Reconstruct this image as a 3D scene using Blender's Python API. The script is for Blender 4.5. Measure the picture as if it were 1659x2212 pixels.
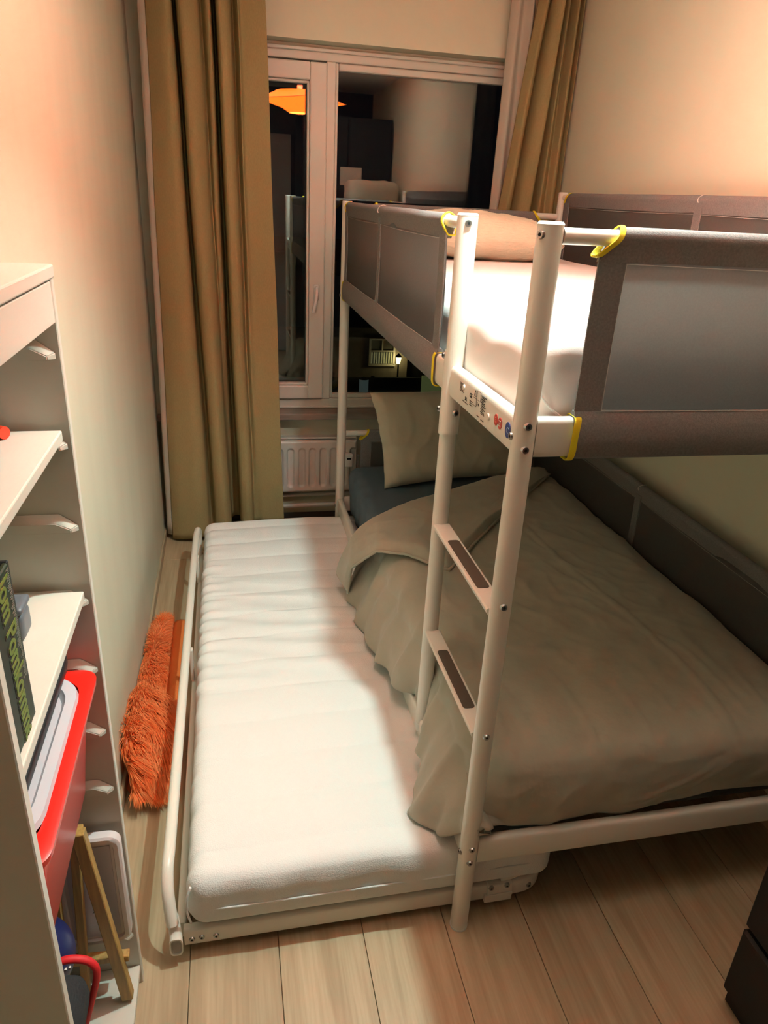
import bpy, bmesh, math, random
from mathutils import Vector, Matrix, noise

# ------------------------------------------------------------------ camera, world, lights, exposure
S = bpy.context.scene
for o in list(bpy.data.objects):
    bpy.data.objects.remove(o, do_unlink=True)
COL = S.collection
cd = bpy.data.cameras.new('camera'); cam = bpy.data.objects.new('camera', cd); COL.objects.link(cam)
cd.sensor_fit = 'VERTICAL'; cd.sensor_height = 36.0; cd.lens = 1549.106 * 36.0 / 2212.0
cd.clip_start = 0.01; cd.clip_end = 200
cam.matrix_world = Matrix(((0.97829932, 0.03717156, -0.20383504, -0.48824113),
                           (-0.20133482, 0.40289366, -0.89282752, -1.10094162),
                           (0.04893606, 0.91449165, 0.40163452, 1.58531782),
                           (0, 0, 0, 1)))
S.camera = cam
W = bpy.data.worlds.new('night'); S.world = W; W.use_nodes = True
W.node_tree.nodes['Background'].inputs[0].default_value = (0.010, 0.012, 0.018, 1)
W.node_tree.nodes['Background'].inputs[1].default_value = 0.15
LX, LY, LZ = 0.07, 0.20, 2.10          # mouth of the pendant shade
BULB = 108.0                            # bulb power in watts
SHADE = 16.0                            # glow of the orange shade
S.view_settings.view_transform = 'Standard'
try: S.view_settings.look = 'None'
except Exception: pass
S.view_settings.gamma = 1.0; S.view_settings.use_curve_mapping = False
S.view_settings.exposure = 0.0
ld = bpy.data.lights.new('bulb_light', 'POINT'); ld.energy = BULB; ld.color = (0.60, 0.95, 0.91); ld.shadow_soft_size = 0.022
bulb_light = bpy.data.objects.new('bulb_light', ld); COL.objects.link(bulb_light); bulb_light.location = (LX, LY, LZ + 0.055)

random.seed(7)
PI = math.pi

# ------------------------------------------------------------------ materials
MATS = {}
def mat(name, col, rough=0.6, metal=0.0, noise_amt=0.0, noise_scale=20.0, stretch=(1, 1, 1), bump=0.0, bump_scale=200.0,
        bump_stretch=(1, 1, 1), sheen=0.0, spec=0.5, trans=0.0, col2=None, bump_dist=0.002, coord='Object', weave=0):
    if name in MATS: return MATS[name]
    m = bpy.data.materials.new(name); m.use_nodes = True; MATS[name] = m
    nt = m.node_tree; N = nt.nodes; L = nt.links
    b = N['Principled BSDF']; out = N['Material Output']
    b.inputs['Base Color'].default_value = (*col, 1); b.inputs['Roughness'].default_value = rough
    b.inputs['Metallic'].default_value = metal
    b.inputs['Specular IOR Level'].default_value = spec
    if sheen: b.inputs['Sheen Weight'].default_value = sheen; b.inputs['Sheen Roughness'].default_value = 0.5
    tc = N.new('ShaderNodeTexCoord')
    def mapped(st):
        mp = N.new('ShaderNodeMapping'); mp.inputs['Scale'].default_value = st
        L.new(tc.outputs[coord], mp.inputs['Vector']); return mp
    if noise_amt or col2:
        mp = mapped(stretch); nz = N.new('ShaderNodeTexNoise'); nz.inputs['Scale'].default_value = noise_scale
        nz.inputs['Detail'].default_value = 4
        L.new(mp.outputs[0], nz.inputs['Vector'])
        cr = N.new('ShaderNodeMix'); cr.data_type = 'RGBA'
        c2 = col2 if col2 else tuple(max(0, c * (1 - noise_amt)) for c in col)
        cr.inputs[6].default_value = (*col, 1); cr.inputs[7].default_value = (*c2, 1)
        rm = N.new('ShaderNodeMapRange'); rm.inputs[1].default_value = 0.35; rm.inputs[2].default_value = 0.65
        L.new(nz.outputs['Fac'], rm.inputs[0]); L.new(rm.outputs[0], cr.inputs[0]); L.new(cr.outputs[2], b.inputs['Base Color'])
        colout = cr.outputs[2]
    else:
        colout = None
    if bump:
        bp = N.new('ShaderNodeBump'); bp.inputs['Strength'].default_value = bump; bp.inputs['Distance'].default_value = bump_dist
        if weave:
            mp = mapped((weave, weave, weave))
            w1 = N.new('ShaderNodeTexVoronoi'); w1.inputs['Scale'].default_value = 1.0
            L.new(mp.outputs[0], w1.inputs['Vector']); L.new(w1.outputs['Distance'], bp.inputs['Height'])
        else:
            mp = mapped(bump_stretch); n2 = N.new('ShaderNodeTexNoise'); n2.inputs['Scale'].default_value = bump_scale
            n2.inputs['Detail'].default_value = 3
            L.new(mp.outputs[0], n2.inputs['Vector']); L.new(n2.outputs['Fac'], bp.inputs['Height'])
        L.new(bp.outputs[0], b.inputs['Normal'])
    if trans:
        t = N.new('ShaderNodeBsdfTranslucent'); t.inputs[0].default_value = (*[min(1, c * 1.6) for c in col], 1)
        mx = N.new('ShaderNodeMixShader'); mx.inputs[0].default_value = trans
        L.new(b.outputs[0], mx.inputs[1]); L.new(t.outputs[0], mx.inputs[2]); L.new(mx.outputs[0], out.inputs[0])
    return m
def emis(name, col, s):
    m = bpy.data.materials.new(name); m.use_nodes = True; nt = m.node_tree
    b = nt.nodes['Principled BSDF']; b.inputs['Base Color'].default_value = (*col, 1); b.inputs['Roughness'].default_value = 0.8
    b.inputs['Emission Color'].default_value = (*col, 1); b.inputs['Emission Strength'].default_value = s
    return m
def plank_mat():
    m = bpy.data.materials.new('oak_plank'); m.use_nodes = True; nt = m.node_tree; N = nt.nodes; L = nt.links
    b = N['Principled BSDF']; b.inputs['Roughness'].default_value = 0.42
    g = N.new('ShaderNodeNewGeometry'); oi = N.new('ShaderNodeObjectInfo')
    of = N.new('ShaderNodeVectorMath'); of.operation = 'SCALE'; of.inputs[3].default_value = 13.0
    cx = N.new('ShaderNodeCombineXYZ'); L.new(oi.outputs['Random'], cx.inputs[0]); L.new(oi.outputs['Random'], cx.inputs[1])
    L.new(cx.outputs[0], of.inputs[0])
    ad = N.new('ShaderNodeVectorMath'); ad.operation = 'ADD'; L.new(g.outputs['Position'], ad.inputs[0]); L.new(of.outputs[0], ad.inputs[1])
    mp = N.new('ShaderNodeMapping'); mp.inputs['Scale'].default_value = (26, 1.6, 10); L.new(ad.outputs[0], mp.inputs['Vector'])
    n1 = N.new('ShaderNodeTexNoise'); n1.inputs['Scale'].default_value = 1.0; n1.inputs['Detail'].default_value = 6; n1.inputs['Distortion'].default_value = 0.9
    L.new(mp.outputs[0], n1.inputs['Vector'])
    mp2 = N.new('ShaderNodeMapping'); mp2.inputs['Scale'].default_value = (150, 6, 50); L.new(ad.outputs[0], mp2.inputs['Vector'])
    n2 = N.new('ShaderNodeTexNoise'); n2.inputs['Scale'].default_value = 1.0; n2.inputs['Detail'].default_value = 3; L.new(mp2.outputs[0], n2.inputs['Vector'])
    cr = N.new('ShaderNodeValToRGB'); e = cr.color_ramp.elements
    e[0].position = 0.30; e[0].color = (0.40, 0.285, 0.165, 1); e[1].position = 0.68; e[1].color = (0.53, 0.405, 0.255, 1)
    L.new(n1.outputs['Fac'], cr.inputs[0])
    mx = N.new('ShaderNodeMix'); mx.data_type = 'RGBA'; mx.blend_type = 'MULTIPLY'; mx.inputs[0].default_value = 0.35
    cr2 = N.new('ShaderNodeValToRGB'); cr2.color_ramp.elements[0].position = 0.35; cr2.color_ramp.elements[0].color = (0.72, 0.68, 0.62, 1); cr2.color_ramp.elements[1].position = 0.6
    L.new(n2.outputs['Fac'], cr2.inputs[0]); L.new(cr.outputs[0], mx.inputs[6]); L.new(cr2.outputs[0], mx.inputs[7])
    hs = N.new('ShaderNodeHueSaturation'); mr = N.new('ShaderNodeMapRange'); mr.inputs[3].default_value = 0.9; mr.inputs[4].default_value = 1.08
    L.new(oi.outputs['Random'], mr.inputs[0]); L.new(mr.outputs[0], hs.inputs['Value']); L.new(mx.outputs[2], hs.inputs['Color'])
    L.new(hs.outputs[0], b.inputs['Base Color'])
    bp = N.new('ShaderNodeBump'); bp.inputs['Strength'].default_value = 0.25; bp.inputs['Distance'].default_value = 0.001
    L.new(n2.outputs['Fac'], bp.inputs['Height']); L.new(bp.outputs[0], b.inputs['Normal'])
    return m
def glass_mat():
    m = bpy.data.materials.new('window_glass'); m.use_nodes = True; nt = m.node_tree; N = nt.nodes; L = nt.links
    N.remove(N['Principled BSDF']); out = N['Material Output']
    t = N.new('ShaderNodeBsdfTransparent'); t.inputs[0].default_value = (0.93, 0.95, 0.94, 1)
    g = N.new('ShaderNodeBsdfGlossy'); g.inputs['Roughness'].default_value = 0.0; g.inputs['Color'].default_value = (1, 1, 1, 1)
    lw = N.new('ShaderNodeLayerWeight'); lw.inputs['Blend'].default_value = 0.5
    p = N.new('ShaderNodeMath'); p.operation = 'POWER'; p.inputs[1].default_value = 5.0; L.new(lw.outputs['Facing'], p.inputs[0])
    ma = N.new('ShaderNodeMath'); ma.operation = 'MULTIPLY_ADD'; ma.inputs[1].default_value = 0.9; ma.inputs[2].default_value = 0.05; L.new(p.outputs[0], ma.inputs[0])
    mx = N.new('ShaderNodeMixShader'); L.new(ma.outputs[0], mx.inputs[0]); L.new(t.outputs[0], mx.inputs[1]); L.new(g.outputs[0], mx.inputs[2])
    L.new(mx.outputs[0], out.inputs[0]); return m

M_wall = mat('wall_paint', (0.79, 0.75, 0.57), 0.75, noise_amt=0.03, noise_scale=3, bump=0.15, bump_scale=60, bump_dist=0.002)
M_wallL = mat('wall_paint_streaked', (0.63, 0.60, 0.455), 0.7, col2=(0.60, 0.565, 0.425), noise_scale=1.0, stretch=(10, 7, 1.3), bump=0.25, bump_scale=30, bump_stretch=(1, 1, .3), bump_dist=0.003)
M_ceil = mat('ceiling_paint', (0.88, 0.85, 0.79), 0.8)
M_pvc = mat('window_pvc', (0.74, 0.70, 0.61), 0.35, bump=0.05, bump_scale=300)
M_white = mat('white_powder_coat', (0.80, 0.75, 0.66), 0.32, bump=0.04, bump_scale=500)
M_cap = mat('white_plastic_cap', (0.82, 0.79, 0.74), 0.45)
M_lam = mat('white_laminate', (0.66, 0.615, 0.53), 0.35, noise_amt=0.03, noise_scale=14)
M_lamdark = mat('grey_stamp_steel', (0.66, 0.60, 0.52), 0.3)
M_canvas = mat('grey_canvas', (0.24, 0.222, 0.21), 0.95, noise_amt=0.22, noise_scale=260, bump=0.5, bump_scale=700, trans=0.62, spec=0.1)
M_canvas2 = mat('grey_canvas_double', (0.235, 0.215, 0.205), 0.95, noise_amt=0.2, noise_scale=260, bump=0.5, bump_scale=700, spec=0.1)
M_thread = mat('pale_thread', (0.55, 0.50, 0.45), 0.8)
M_yellow = mat('yellow_binding', (0.78, 0.62, 0.01), 0.7, bump=0.4, bump_scale=900)
M_sheet = mat('white_cotton_sheet', (0.84, 0.76, 0.72), 0.8, bump=0.2, bump_scale=900, sheen=0.2, spec=0.2)
M_quilt = mat('white_knit_ticking', (0.80, 0.79, 0.76), 0.85, bump=0.5, weave=330, bump_dist=0.0012, spec=0.2)
M_blue = mat('slate_blue_sheet', (0.095, 0.135, 0.165), 0.75, bump=0.2, bump_scale=700, spec=0.3)
M_duvet = mat('taupe_cotton', (0.46, 0.42, 0.325), 0.85, noise_amt=0.10, noise_scale=9, bump=0.55, bump_scale=22, bump_dist=0.005, sheen=0.25, spec=0.15)
M_pill = mat('beige_pillow_cotton', (0.54, 0.49, 0.37), 0.85, bump=0.5, bump_scale=24, bump_dist=0.004, sheen=0.2, spec=0.15)
M_pill2 = mat('cream_crinkled_cotton', (0.72, 0.64, 0.48), 0.85, bump=0.9, bump_scale=45, bump_stretch=(1, 1, 3.5), bump_dist=0.006, spec=0.15)
M_curt = mat('olive_tan_curtain', (0.37, 0.285, 0.135), 0.9, noise_amt=0.12, noise_scale=180, stretch=(3, 3, .6), bump=0.4, bump_scale=500, spec=0.1)
M_lin = mat('pale_curtain_lining', (0.56, 0.49, 0.40), 0.85, bump=0.2, bump_scale=400, spec=0.1)
M_steel = mat('screw_steel', (0.42, 0.41, 0.40), 0.3, metal=1.0)
M_hole = mat('dark_recess', (0.01, 0.01, 0.01), 0.9)
M_grip = mat('dark_grip_pad', (0.105, 0.080, 0.058), 0.9, bump=0.4, bump_scale=900)
M_rad = mat('radiator_enamel', (0.72, 0.65, 0.58), 0.35)
M_sill = mat('grey_wood_sill', (0.34, 0.27, 0.22), 0.5, col2=(0.24, 0.185, 0.15), noise_scale=4, stretch=(2, 12, 12))
M_black = mat('black_brown_wood', (0.006, 0.005, 0.005), 0.65, bump=0.2, bump_scale=40, bump_stretch=(1, 1, 12))
M_dark = mat('dark_brown_wood', (0.035, 0.026, 0.022), 0.55)
M_base = mat('oak_skirting', (0.44, 0.33, 0.21), 0.5, noise_amt=0.2, noise_scale=10, stretch=(10, 1, 10))
M_red = mat('red_plastic', (0.80, 0.018, 0.010), 0.28)
M_lidw = mat('frosted_plastic_lid', (0.56, 0.54, 0.58), 0.25)
M_blk = mat('black_plastic', (0.018, 0.018, 0.020), 0.4, bump=0.2, bump_scale=200)
M_wood = mat('pine_easel_wood', (0.50, 0.30, 0.085), 0.5, noise_amt=0.3, noise_scale=5, stretch=(30, 30, 2))
M_board = mat('white_board_plastic', (0.66, 0.60, 0.60), 0.25)
M_boardin = mat('white_board_face', (0.50, 0.47, 0.54), 0.2)
M_ball = mat('dark_blue_rubber', (0.012, 0.02, 0.10), 0.35)
M_book = mat('dark_green_cover', (0.022, 0.034, 0.014), 0.5, col2=(0.008, 0.012, 0.007), noise_scale=12)
M_lime = mat('lime_print', (0.14, 0.18, 0.025), 0.5)
M_page = mat('paper', (0.72, 0.66, 0.55), 0.8)
M_teal = mat('teal_print', (0.10, 0.28, 0.26), 0.5)
M_gplas = mat('grey_plastic', (0.12, 0.13, 0.15), 0.4)
M_orange = mat('orange_plastic', (0.85, 0.25, 0.03), 0.4)
M_yel2 = mat('yellow_plastic', (0.85, 0.55, 0.03), 0.4)
M_redtip = mat('red_orange_cap', (0.90, 0.06, 0.02), 0.35)
M_mesh = mat('black_mesh_fabric', (0.022, 0.022, 0.024), 0.85, bump=0.8, bump_scale=160, bump_stretch=(.3, 1, 3))
M_redcloth = mat('red_piping', (0.70, 0.015, 0.02), 0.6)
M_fur = mat('orange_fur', (1.0, 0.25, 0.07), 0.45, col2=(1.0, 0.40, 0.16), noise_scale=25, spec=0.35, trans=0.35)
M_felt = mat('orange_felt', (0.80, 0.19, 0.04), 0.95, bump=0.6, bump_scale=260)
M_ink = mat('black_print', (0.03, 0.025, 0.02), 0.6)
M_stred = mat('red_sticker', (0.62, 0.08, 0.06), 0.4)
M_stblue = mat('blue_sticker', (0.03, 0.06, 0.25), 0.4)
M_stwhite = mat('white_print', (0.75, 0.66, 0.58), 0.5)
M_grey_mark = mat('grey_print', (0.16, 0.15, 0.12), 0.6)
M_plank = plank_mat()
M_glass = glass_mat()

# ------------------------------------------------------------------ builders
def obj(name, bm, m, parent=None, smooth=False, auto=None):
    me = bpy.data.meshes.new(name); bm.normal_update(); bm.to_mesh(me); bm.free()
    me.materials.append(m)
    if smooth:
        me.polygons.foreach_set('use_smooth', [True] * len(me.polygons))
        if auto is not None:
            try: me.set_sharp_from_angle(angle=math.radians(auto))
            except Exception: pass
    o = bpy.data.objects.new(name, me); COL.objects.link(o)
    if parent is not None:
        o.parent = parent
        pl = ROOTLOC.get(parent.name, Vector())
        o.matrix_parent_inverse = Matrix.Translation(-pl)
        ROOTLOC[o.name] = Vector()          # child's own frame is the world frame
    return o
ROOTLOC = {}
def thing(name, label, cat, loc=(0, 0, 0), group=None):
    o = bpy.data.objects.new(name, None); COL.objects.link(o); o.location = loc
    o.empty_display_size = 0.05
    ROOTLOC[o.name] = Vector(loc)
    o['label'] = label; o['category'] = cat
    if group: o['group'] = group
    return o
def tag(o, label, cat, group=None):
    o['label'] = label; o['category'] = cat
    if group: o['group'] = group
    return o
def struct(name, bm, m, **k):
    o = obj(name, bm, m, **k); o['kind'] = 'structure'; return o
def BM(): return bmesh.new()
def box(bm, a, b, bev=0.0, seg=2):
    a = Vector(a); b = Vector(b)
    t = bmesh.new(); r = bmesh.ops.create_cube(t, size=1.0)
    c = (a + b) / 2; d = b - a
    for v in t.verts: v.co = Vector((c.x + v.co.x * d.x, c.y + v.co.y * d.y, c.z + v.co.z * d.z))
    if bev: bmesh.ops.bevel(t, geom=t.edges[:], offset=bev, segments=seg, profile=0.5, affect='EDGES')
    join(bm, t); return bm
def join(bm, t, M=None):
    vm = {}
    for v in t.verts: vm[v] = bm.verts.new(M @ v.co if M is not None else v.co)
    for f in t.faces:
        try: bm.faces.new([vm[v] for v in f.verts])
        except ValueError: pass
    t.free()
def rbox(bm, mn, mx, r, n, disp=None):
    """closed box with rounded edges, subdivided n=(nx,ny,nz); disp(co, normal) -> offset"""
    mn = Vector(mn); mx = Vector(mx); vs = {}
    def key(i, j, k): return (i, j, k)
    def vert(i, j, k):
        q = (i, j, k)
        if q in vs: return vs[q]
        p = Vector([mn[a] + (mx[a] - mn[a]) * (ease(q[a] / n[a])) for a in range(3)])
        c = Vector([min(max(p[a], mn[a] + r), mx[a] - r) for a in range(3)])
        d = p - c
        nn = d.normalized() if d.length > 1e-9 else Vector((0, 0, 1))
        p = c + nn * r
        if disp: p = p + disp(p, nn)
        vs[q] = bm.verts.new(p); return vs[q]
    def ease(t): return t
    nx, ny, nz = n
    for k, flip in ((0, True), (nz, False)):
        for i in range(nx):
            for j in range(ny):
                f = [vert(i, j, k), vert(i + 1, j, k), vert(i + 1, j + 1, k), vert(i, j + 1, k)]
                bm.faces.new(f[::-1] if flip else f)
    for j, flip in ((0, False), (ny, True)):
        for i in range(nx):
            for k in range(nz):
                f = [vert(i, j, k), vert(i + 1, j, k), vert(i + 1, j, k + 1), vert(i, j, k + 1)]
                bm.faces.new(f[::-1] if flip else f)
    for i, flip in ((0, True), (nx, False)):
        for j in range(ny):
            for k in range(nz):
                f = [vert(i, j, k), vert(i, j + 1, k), vert(i, j + 1, k + 1), vert(i, j, k + 1)]
                bm.faces.new(f[::-1] if flip else f)
    return bm
def cyl(bm, a, b, r, r2=None, n=24, cap=True):
    a = Vector(a); b = Vector(b); r2 = r if r2 is None else r2
    z = (b - a).normalized(); x = z.orthogonal().normalized(); y = z.cross(x)
    ra = [bm.verts.new(a + (x * math.cos(t) + y * math.sin(t)) * r) for t in [2 * PI * i / n for i in range(n)]]
    rb = [bm.verts.new(b + (x * math.cos(t) + y * math.sin(t)) * r2) for t in [2 * PI * i / n for i in range(n)]]
    for i in range(n):
        j = (i + 1) % n; bm.faces.new([ra[i], ra[j], rb[j], rb[i]])
    if cap:
        bm.faces.new(ra[::-1]); bm.faces.new(rb)
    return bm
def smoothpath(P, k=6, closed=False):
    P = [Vector(p) for p in P]; n = len(P); out = []
    rng = range(n) if closed else range(n - 1)
    for i in rng:
        g = lambda q: P[q % n] if closed else P[min(max(q, 0), n - 1)]
        p0, p1, p2, p3 = g(i - 1), g(i), g(i + 1), g(i + 2)
        for s in range(k):
            t = s / k
            out.append(0.5 * ((2 * p1) + (-p0 + p2) * t + (2 * p0 - 5 * p1 + 4 * p2 - p3) * t * t + (-p0 + 3 * p1 - 3 * p2 + p3) * t ** 3))
    if not closed: out.append(P[-1])
    return out
def sweep(bm, path, w, h, hint=(0, 0, 1), n=14, closed=False, cap=True, sq=1.0, wf=None):
    """sweep an ellipse (w across the hint direction... h along hint) or, with sq<1, a squared-off oval"""
    path = [Vector(p) for p in path]; m = len(path); rings = []
    hint = Vector(hint)
    for i, p in enumerate(path):
        if closed: t = path[(i + 1) % m] - path[i - 1]
        else: t = path[min(i + 1, m - 1)] - path[max(i - 1, 0)]
        t.normalize()
        u = hint - t * hint.dot(t)
        if u.length < 1e-4: u = t.orthogonal()
        u.normalize(); s = t.cross(u)
        k = wf(i / (m - 1)) if wf else 1.0
        ring = []
        for a in range(n):
            c, d = math.cos(2 * PI * a / n), math.sin(2 * PI * a / n)
            c = math.copysign(abs(c) ** sq, c); d = math.copysign(abs(d) ** sq, d)
            ring.append(bm.verts.new(p + s * (c * w / 2 * k) + u * (d * h / 2 * k)))
        rings.append(ring)
    rr = range(m) if closed else range(m - 1)
    for i in rr:
        A = rings[i]; B = rings[(i + 1) % m]
        for a in range(n):
            b = (a + 1) % n; bm.faces.new([A[a], A[b], B[b], B[a]])
    if cap and not closed:
        bm.faces.new(rings[0][::-1]); bm.faces.new(rings[-1])
    return bm
def surf(bm, F, nu, nv, thick=0.0):
    """grid surface F(u,v); thick closes it into a shell using the grid normals"""
    P = [[Vector(F(i / nu, j / nv)) for j in range(nv + 1)] for i in range(nu + 1)]
    V = [[bm.verts.new(P[i][j]) for j in range(nv + 1)] for i in range(nu + 1)]
    for i in range(nu):
        for j in range(nv): bm.faces.new([V[i][j], V[i + 1][j], V[i + 1][j + 1], V[i][j + 1]])
    if thick:
        Q = []
        for i in range(nu + 1):
            row = []
            for j in range(nv + 1):
                a = P[min(i + 1, nu)][j] - P[max(i - 1, 0)][j]; b = P[i][min(j + 1, nv)] - P[i][max(j - 1, 0)]
                n = a.cross(b)
                if n.length > 0: n.normalize()
                row.append(bm.verts.new(P[i][j] - n * thick))
            Q.append(row)
        for i in range(nu):
            for j in range(nv): bm.faces.new([Q[i][j + 1], Q[i + 1][j + 1], Q[i + 1][j], Q[i][j]])
        for i in range(nu):
            bm.faces.new([V[i + 1][0], V[i][0], Q[i][0], Q[i + 1][0]]); bm.faces.new([V[i][nv], V[i + 1][nv], Q[i + 1][nv], Q[i][nv]])
        for j in range(nv):
            bm.faces.new([V[0][j], V[0][j + 1], Q[0][j + 1], Q[0][j]]); bm.faces.new([V[nu][j + 1], V[nu][j], Q[nu][j], Q[nu][j + 1]])
    return bm
def text_bm(bm, s, size, M, depth=0.0006, shear=0.0, bold=0.0):
    c = bpy.data.curves.new('print', 'FONT'); c.body = s; c.size = size; c.extrude = depth; c.offset = bold; c.resolution_u = 3
    o = bpy.data.objects.new('print', c); COL.objects.link(o)
    bpy.context.view_layer.update()
    me = bpy.data.meshes.new_from_object(o.evaluated_get(bpy.context.evaluated_depsgraph_get()))
    t = bmesh.new(); t.from_mesh(me); join(bm, t, M)
    bpy.data.objects.remove(o); bpy.data.curves.remove(c); bpy.data.meshes.remove(me)
def lerp_table(tab, x):
    if x <= tab[0][0]: return list(tab[0][1:])
    for a, b in zip(tab, tab[1:]):
        if x <= b[0]:
            t = (x - a[0]) / (b[0] - a[0]); t = t * t * (3 - 2 * t)
            return [p + (q - p) * t for p, q in zip(a[1:], b[1:])]
    return list(tab[-1][1:])
def nz(x, y, z=0.0): return noise.noise(Vector((x, y, z)))
def ridged(x, y, z=0.0):
    v = 1 - abs(noise.noise(Vector((x, y, z)))) * 2.2
    return max(0, v) ** 3
def screw(parent, p, n, r=0.008):
    p = Vector(p); n = Vector(n).normalized()
    b = BM(); cyl(b, p - n * 0.002, p + n * 0.003, r, r * 0.75, 18)
    s = obj('screw', b, M_steel, parent, True, 30)
    b = BM(); cyl(b, p + n * 0.0025, p + n * 0.0034, r * 0.38, n=6); obj('hex_socket', b, M_hole, s)
    return s

# ------------------------------------------------------------------ room shell
RX = 1.0; LXW = -0.828; NX = -1.05; YW = 2.33; YB = -1.95; CZ = 2.50
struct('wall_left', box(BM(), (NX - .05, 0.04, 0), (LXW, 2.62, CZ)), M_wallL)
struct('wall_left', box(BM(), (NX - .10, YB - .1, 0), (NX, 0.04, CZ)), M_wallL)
struct('wall_right', box(BM(), (RX, YB - .1, 0), (RX + .1, 2.62, CZ)), M_wall)
struct('wall_back', box(BM(), (NX, YB - .1, 0), (RX, YB, CZ)), M_dark)
wf = BM()
box(wf, (LXW, YW, 2.155), (RX, 2.62, CZ))               # lintel
box(wf, (LXW, 2.40, 0), (RX, 2.62, 0.565))              # parapet under the sill
box(wf, (LXW, YW, 0.565), (LXW + .05, 2.62, 2.155))     # reveals
box(wf, (RX - .05, YW, 0.565), (RX, 2.62, 2.155))
struct('wall_front', wf, M_wall)
struct('ceiling', box(BM(), (NX - .1, YB - .1, CZ), (RX + .1, 2.62, CZ + .08)), M_ceil)
fl = struct('floor', box(BM(), (NX - .1, YB - .1, -0.06), (RX + .1, 2.62, -0.014)), M_base)
# planks
PW = 0.197; PL = 1.285; pmesh = {}
def plank(x0, x1, y0, y1):
    key = (round(x1 - x0, 3), round(y1 - y0, 3))
    if key not in pmesh:
        b = BM(); w, l = x1 - x0, y1 - y0; g = 0.0007
        box(b, (g, g, -0.013), (w - g, l - g, 0.0), 0.0008, 1)
        o = obj('plank', b, M_plank, fl); pmesh[key] = o.data
    else:
        o = bpy.data.objects.new('plank', pmesh[key]); COL.objects.link(o); o.parent = fl
    o.location = (x0, y0, 0)
k = 0
for c in range(-3, 9):
    x0 = max(-0.623 + PW * c, NX); x1 = min(-0.623 + PW * (c + 1), RX)
    off = [0.31, 0.87, 0.20, 0.62, 0.35, 0.70, 0.42, 0.80, 0.50, 0.66, 0.4, 0.3][c + 3]
    if c == -2: off = 1.513 - PL
    if c == -1: off = 1.513 - PL + 0.36 * PL
    y = off - 3 * PL
    while y < 2.40:
        a, b_ = max(y, YB), min(y + PL, 2.40)
        if b_ - a > 0.03:
            if c <= -2 and b_ > 0.04:                   # beside the wall return
                if c == -2 and x1 > LXW:
                    if a < 0.04: plank(x0, x1, a, 0.04); a = 0.04
                    if b_ > a + .03: plank(LXW, x1, a, b_)
                elif a < 0.04 - .03: plank(x0, x1, a, 0.04)
            else: plank(x0, x1, a, b_)
        y += PL
struct('baseboard_left', box(BM(), (LXW, 0.05, 0), (LXW + .010, 2.40, 0.042), 0.002), M_base)
struct('baseboard_front', box(BM(), (LXW + .01, 2.39, 0), (RX, 2.40, 0.03), 0.002), M_dark)
struct('baseboard_right', box(BM(), (RX - .010, YB, 0), (RX, 2.39, 0.05), 0.002), M_base)

# ------------------------------------------------------------------ window
win = bpy.data.objects.new('window_1', None); COL.objects.link(win); win.location = (0.05, 2.44, .6); win['kind'] = 'structure'
ROOTLOC['window_1'] = Vector((0.05, 2.44, .6))
FY0, FY1 = 2.42, 2.50
X0, X1 = LXW + .05, RX - .05; ZB, ZT = 0.594, 2.155
def bars(name, rects, y0, y1, m=M_pvc, bev=0.004):
    b = BM()
    for (xa, za, xb, zb) in rects: box(b, (xa, y0, za), (xb, y1, zb), bev, 2)
    return obj(name, b, m, win)
bars('frame', [(X0, ZB, X0 + .05, ZT), (X1 - .05, ZB, X1, ZT), (X0 + .05, 2.098, X1 - .05, ZT), (X0 + .05, ZB, X1 - .05, 0.640), (-0.036, 0.640, 0.004, 2.098)], FY0, FY1)
bars('frame_moulding', [(X0, 2.128, X1, 2.142)], 2.404, FY0, bev=0.003)
bars('lower_moulding', [(X0, 0.596, X1, 0.606)], 2.408, FY0, bev=0.002)
# glazing bead around the fixed pane
bars('glazing_bead', [(0.004, 0.640, 0.018, 2.098), (X1 - .064, 0.640, X1 - .05, 2.098), (0.018, 2.070, X1 - .064, 2.098), (0.018, 0.640, X1 - .064, 0.662)], 2.434, 2.47, bev=0.005)
b = BM(); box(b, (0.010, 2.452, 0.65), (X1 - .056, 2.456, 2.084)); box(b, (0.010, 2.470, 0.65), (X1 - .056, 2.474, 2.084)); obj('glass_pane', b, M_glass, win)
# opening sash
sx0, sx1, sz0, sz1 = X0 + .052, -0.036, 0.646, 2.090
gx1, gz0, gz1 = -0.108, 0.712, 2.022; gx0 = sx0 + .072
sash = bars('sash', [(sx0, sz0, gx0, sz1), (gx1, sz0, sx1, sz1), (gx0, gz1, gx1, sz1), (gx0, sz0, gx1, gz0)], 2.400, 2.47, bev=0.005)
b = BM()
for (xa, za, xb, zb) in [(gx0, gz0, gx0 + .012, gz1), (gx1 - .012, gz0, gx1, gz1), (gx0, gz1 - .012, gx1, gz1), (gx0, gz0, gx1, gz0 + .012)]: box(b, (xa, 2.412, za), (xb, 2.44, zb), 0.004)
obj('sash_bead', b, M_pvc, sash)
b = BM(); box(b, (gx0 - .01, 2.446, gz0 - .01), (gx1 + .01, 2.450, gz1 + .01)); box(b, (gx0 - .01, 2.462, gz0 - .01), (gx1 + .01, 2.466, gz1 + .01)); obj('sash_pane', b, M_glass, sash)
b = BM(); box(b, (-0.086, 2.392, 1.120), (-0.060, 2.400, 1.195), 0.006, 3); cyl(b, (-0.073, 2.392, 1.178), (-0.073, 2.372, 1.178), 0.009)
sweep(b, smoothpath([(-0.073, 2.372, 1.182), (-0.075, 2.366, 1.150), (-0.082, 2.362, 1.11), (-0.090, 2.362, 1.070)]), 0.016, 0.011, (0, 1, 0))
hd = obj('window_handle', b, M_cap, sash, True, 40)
ws = struct('trim_1', box(BM(), (X0 - .05, 2.31, 0.562), (X1 + .05, 2.50, 0.594), 0.003), M_sill)

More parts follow.
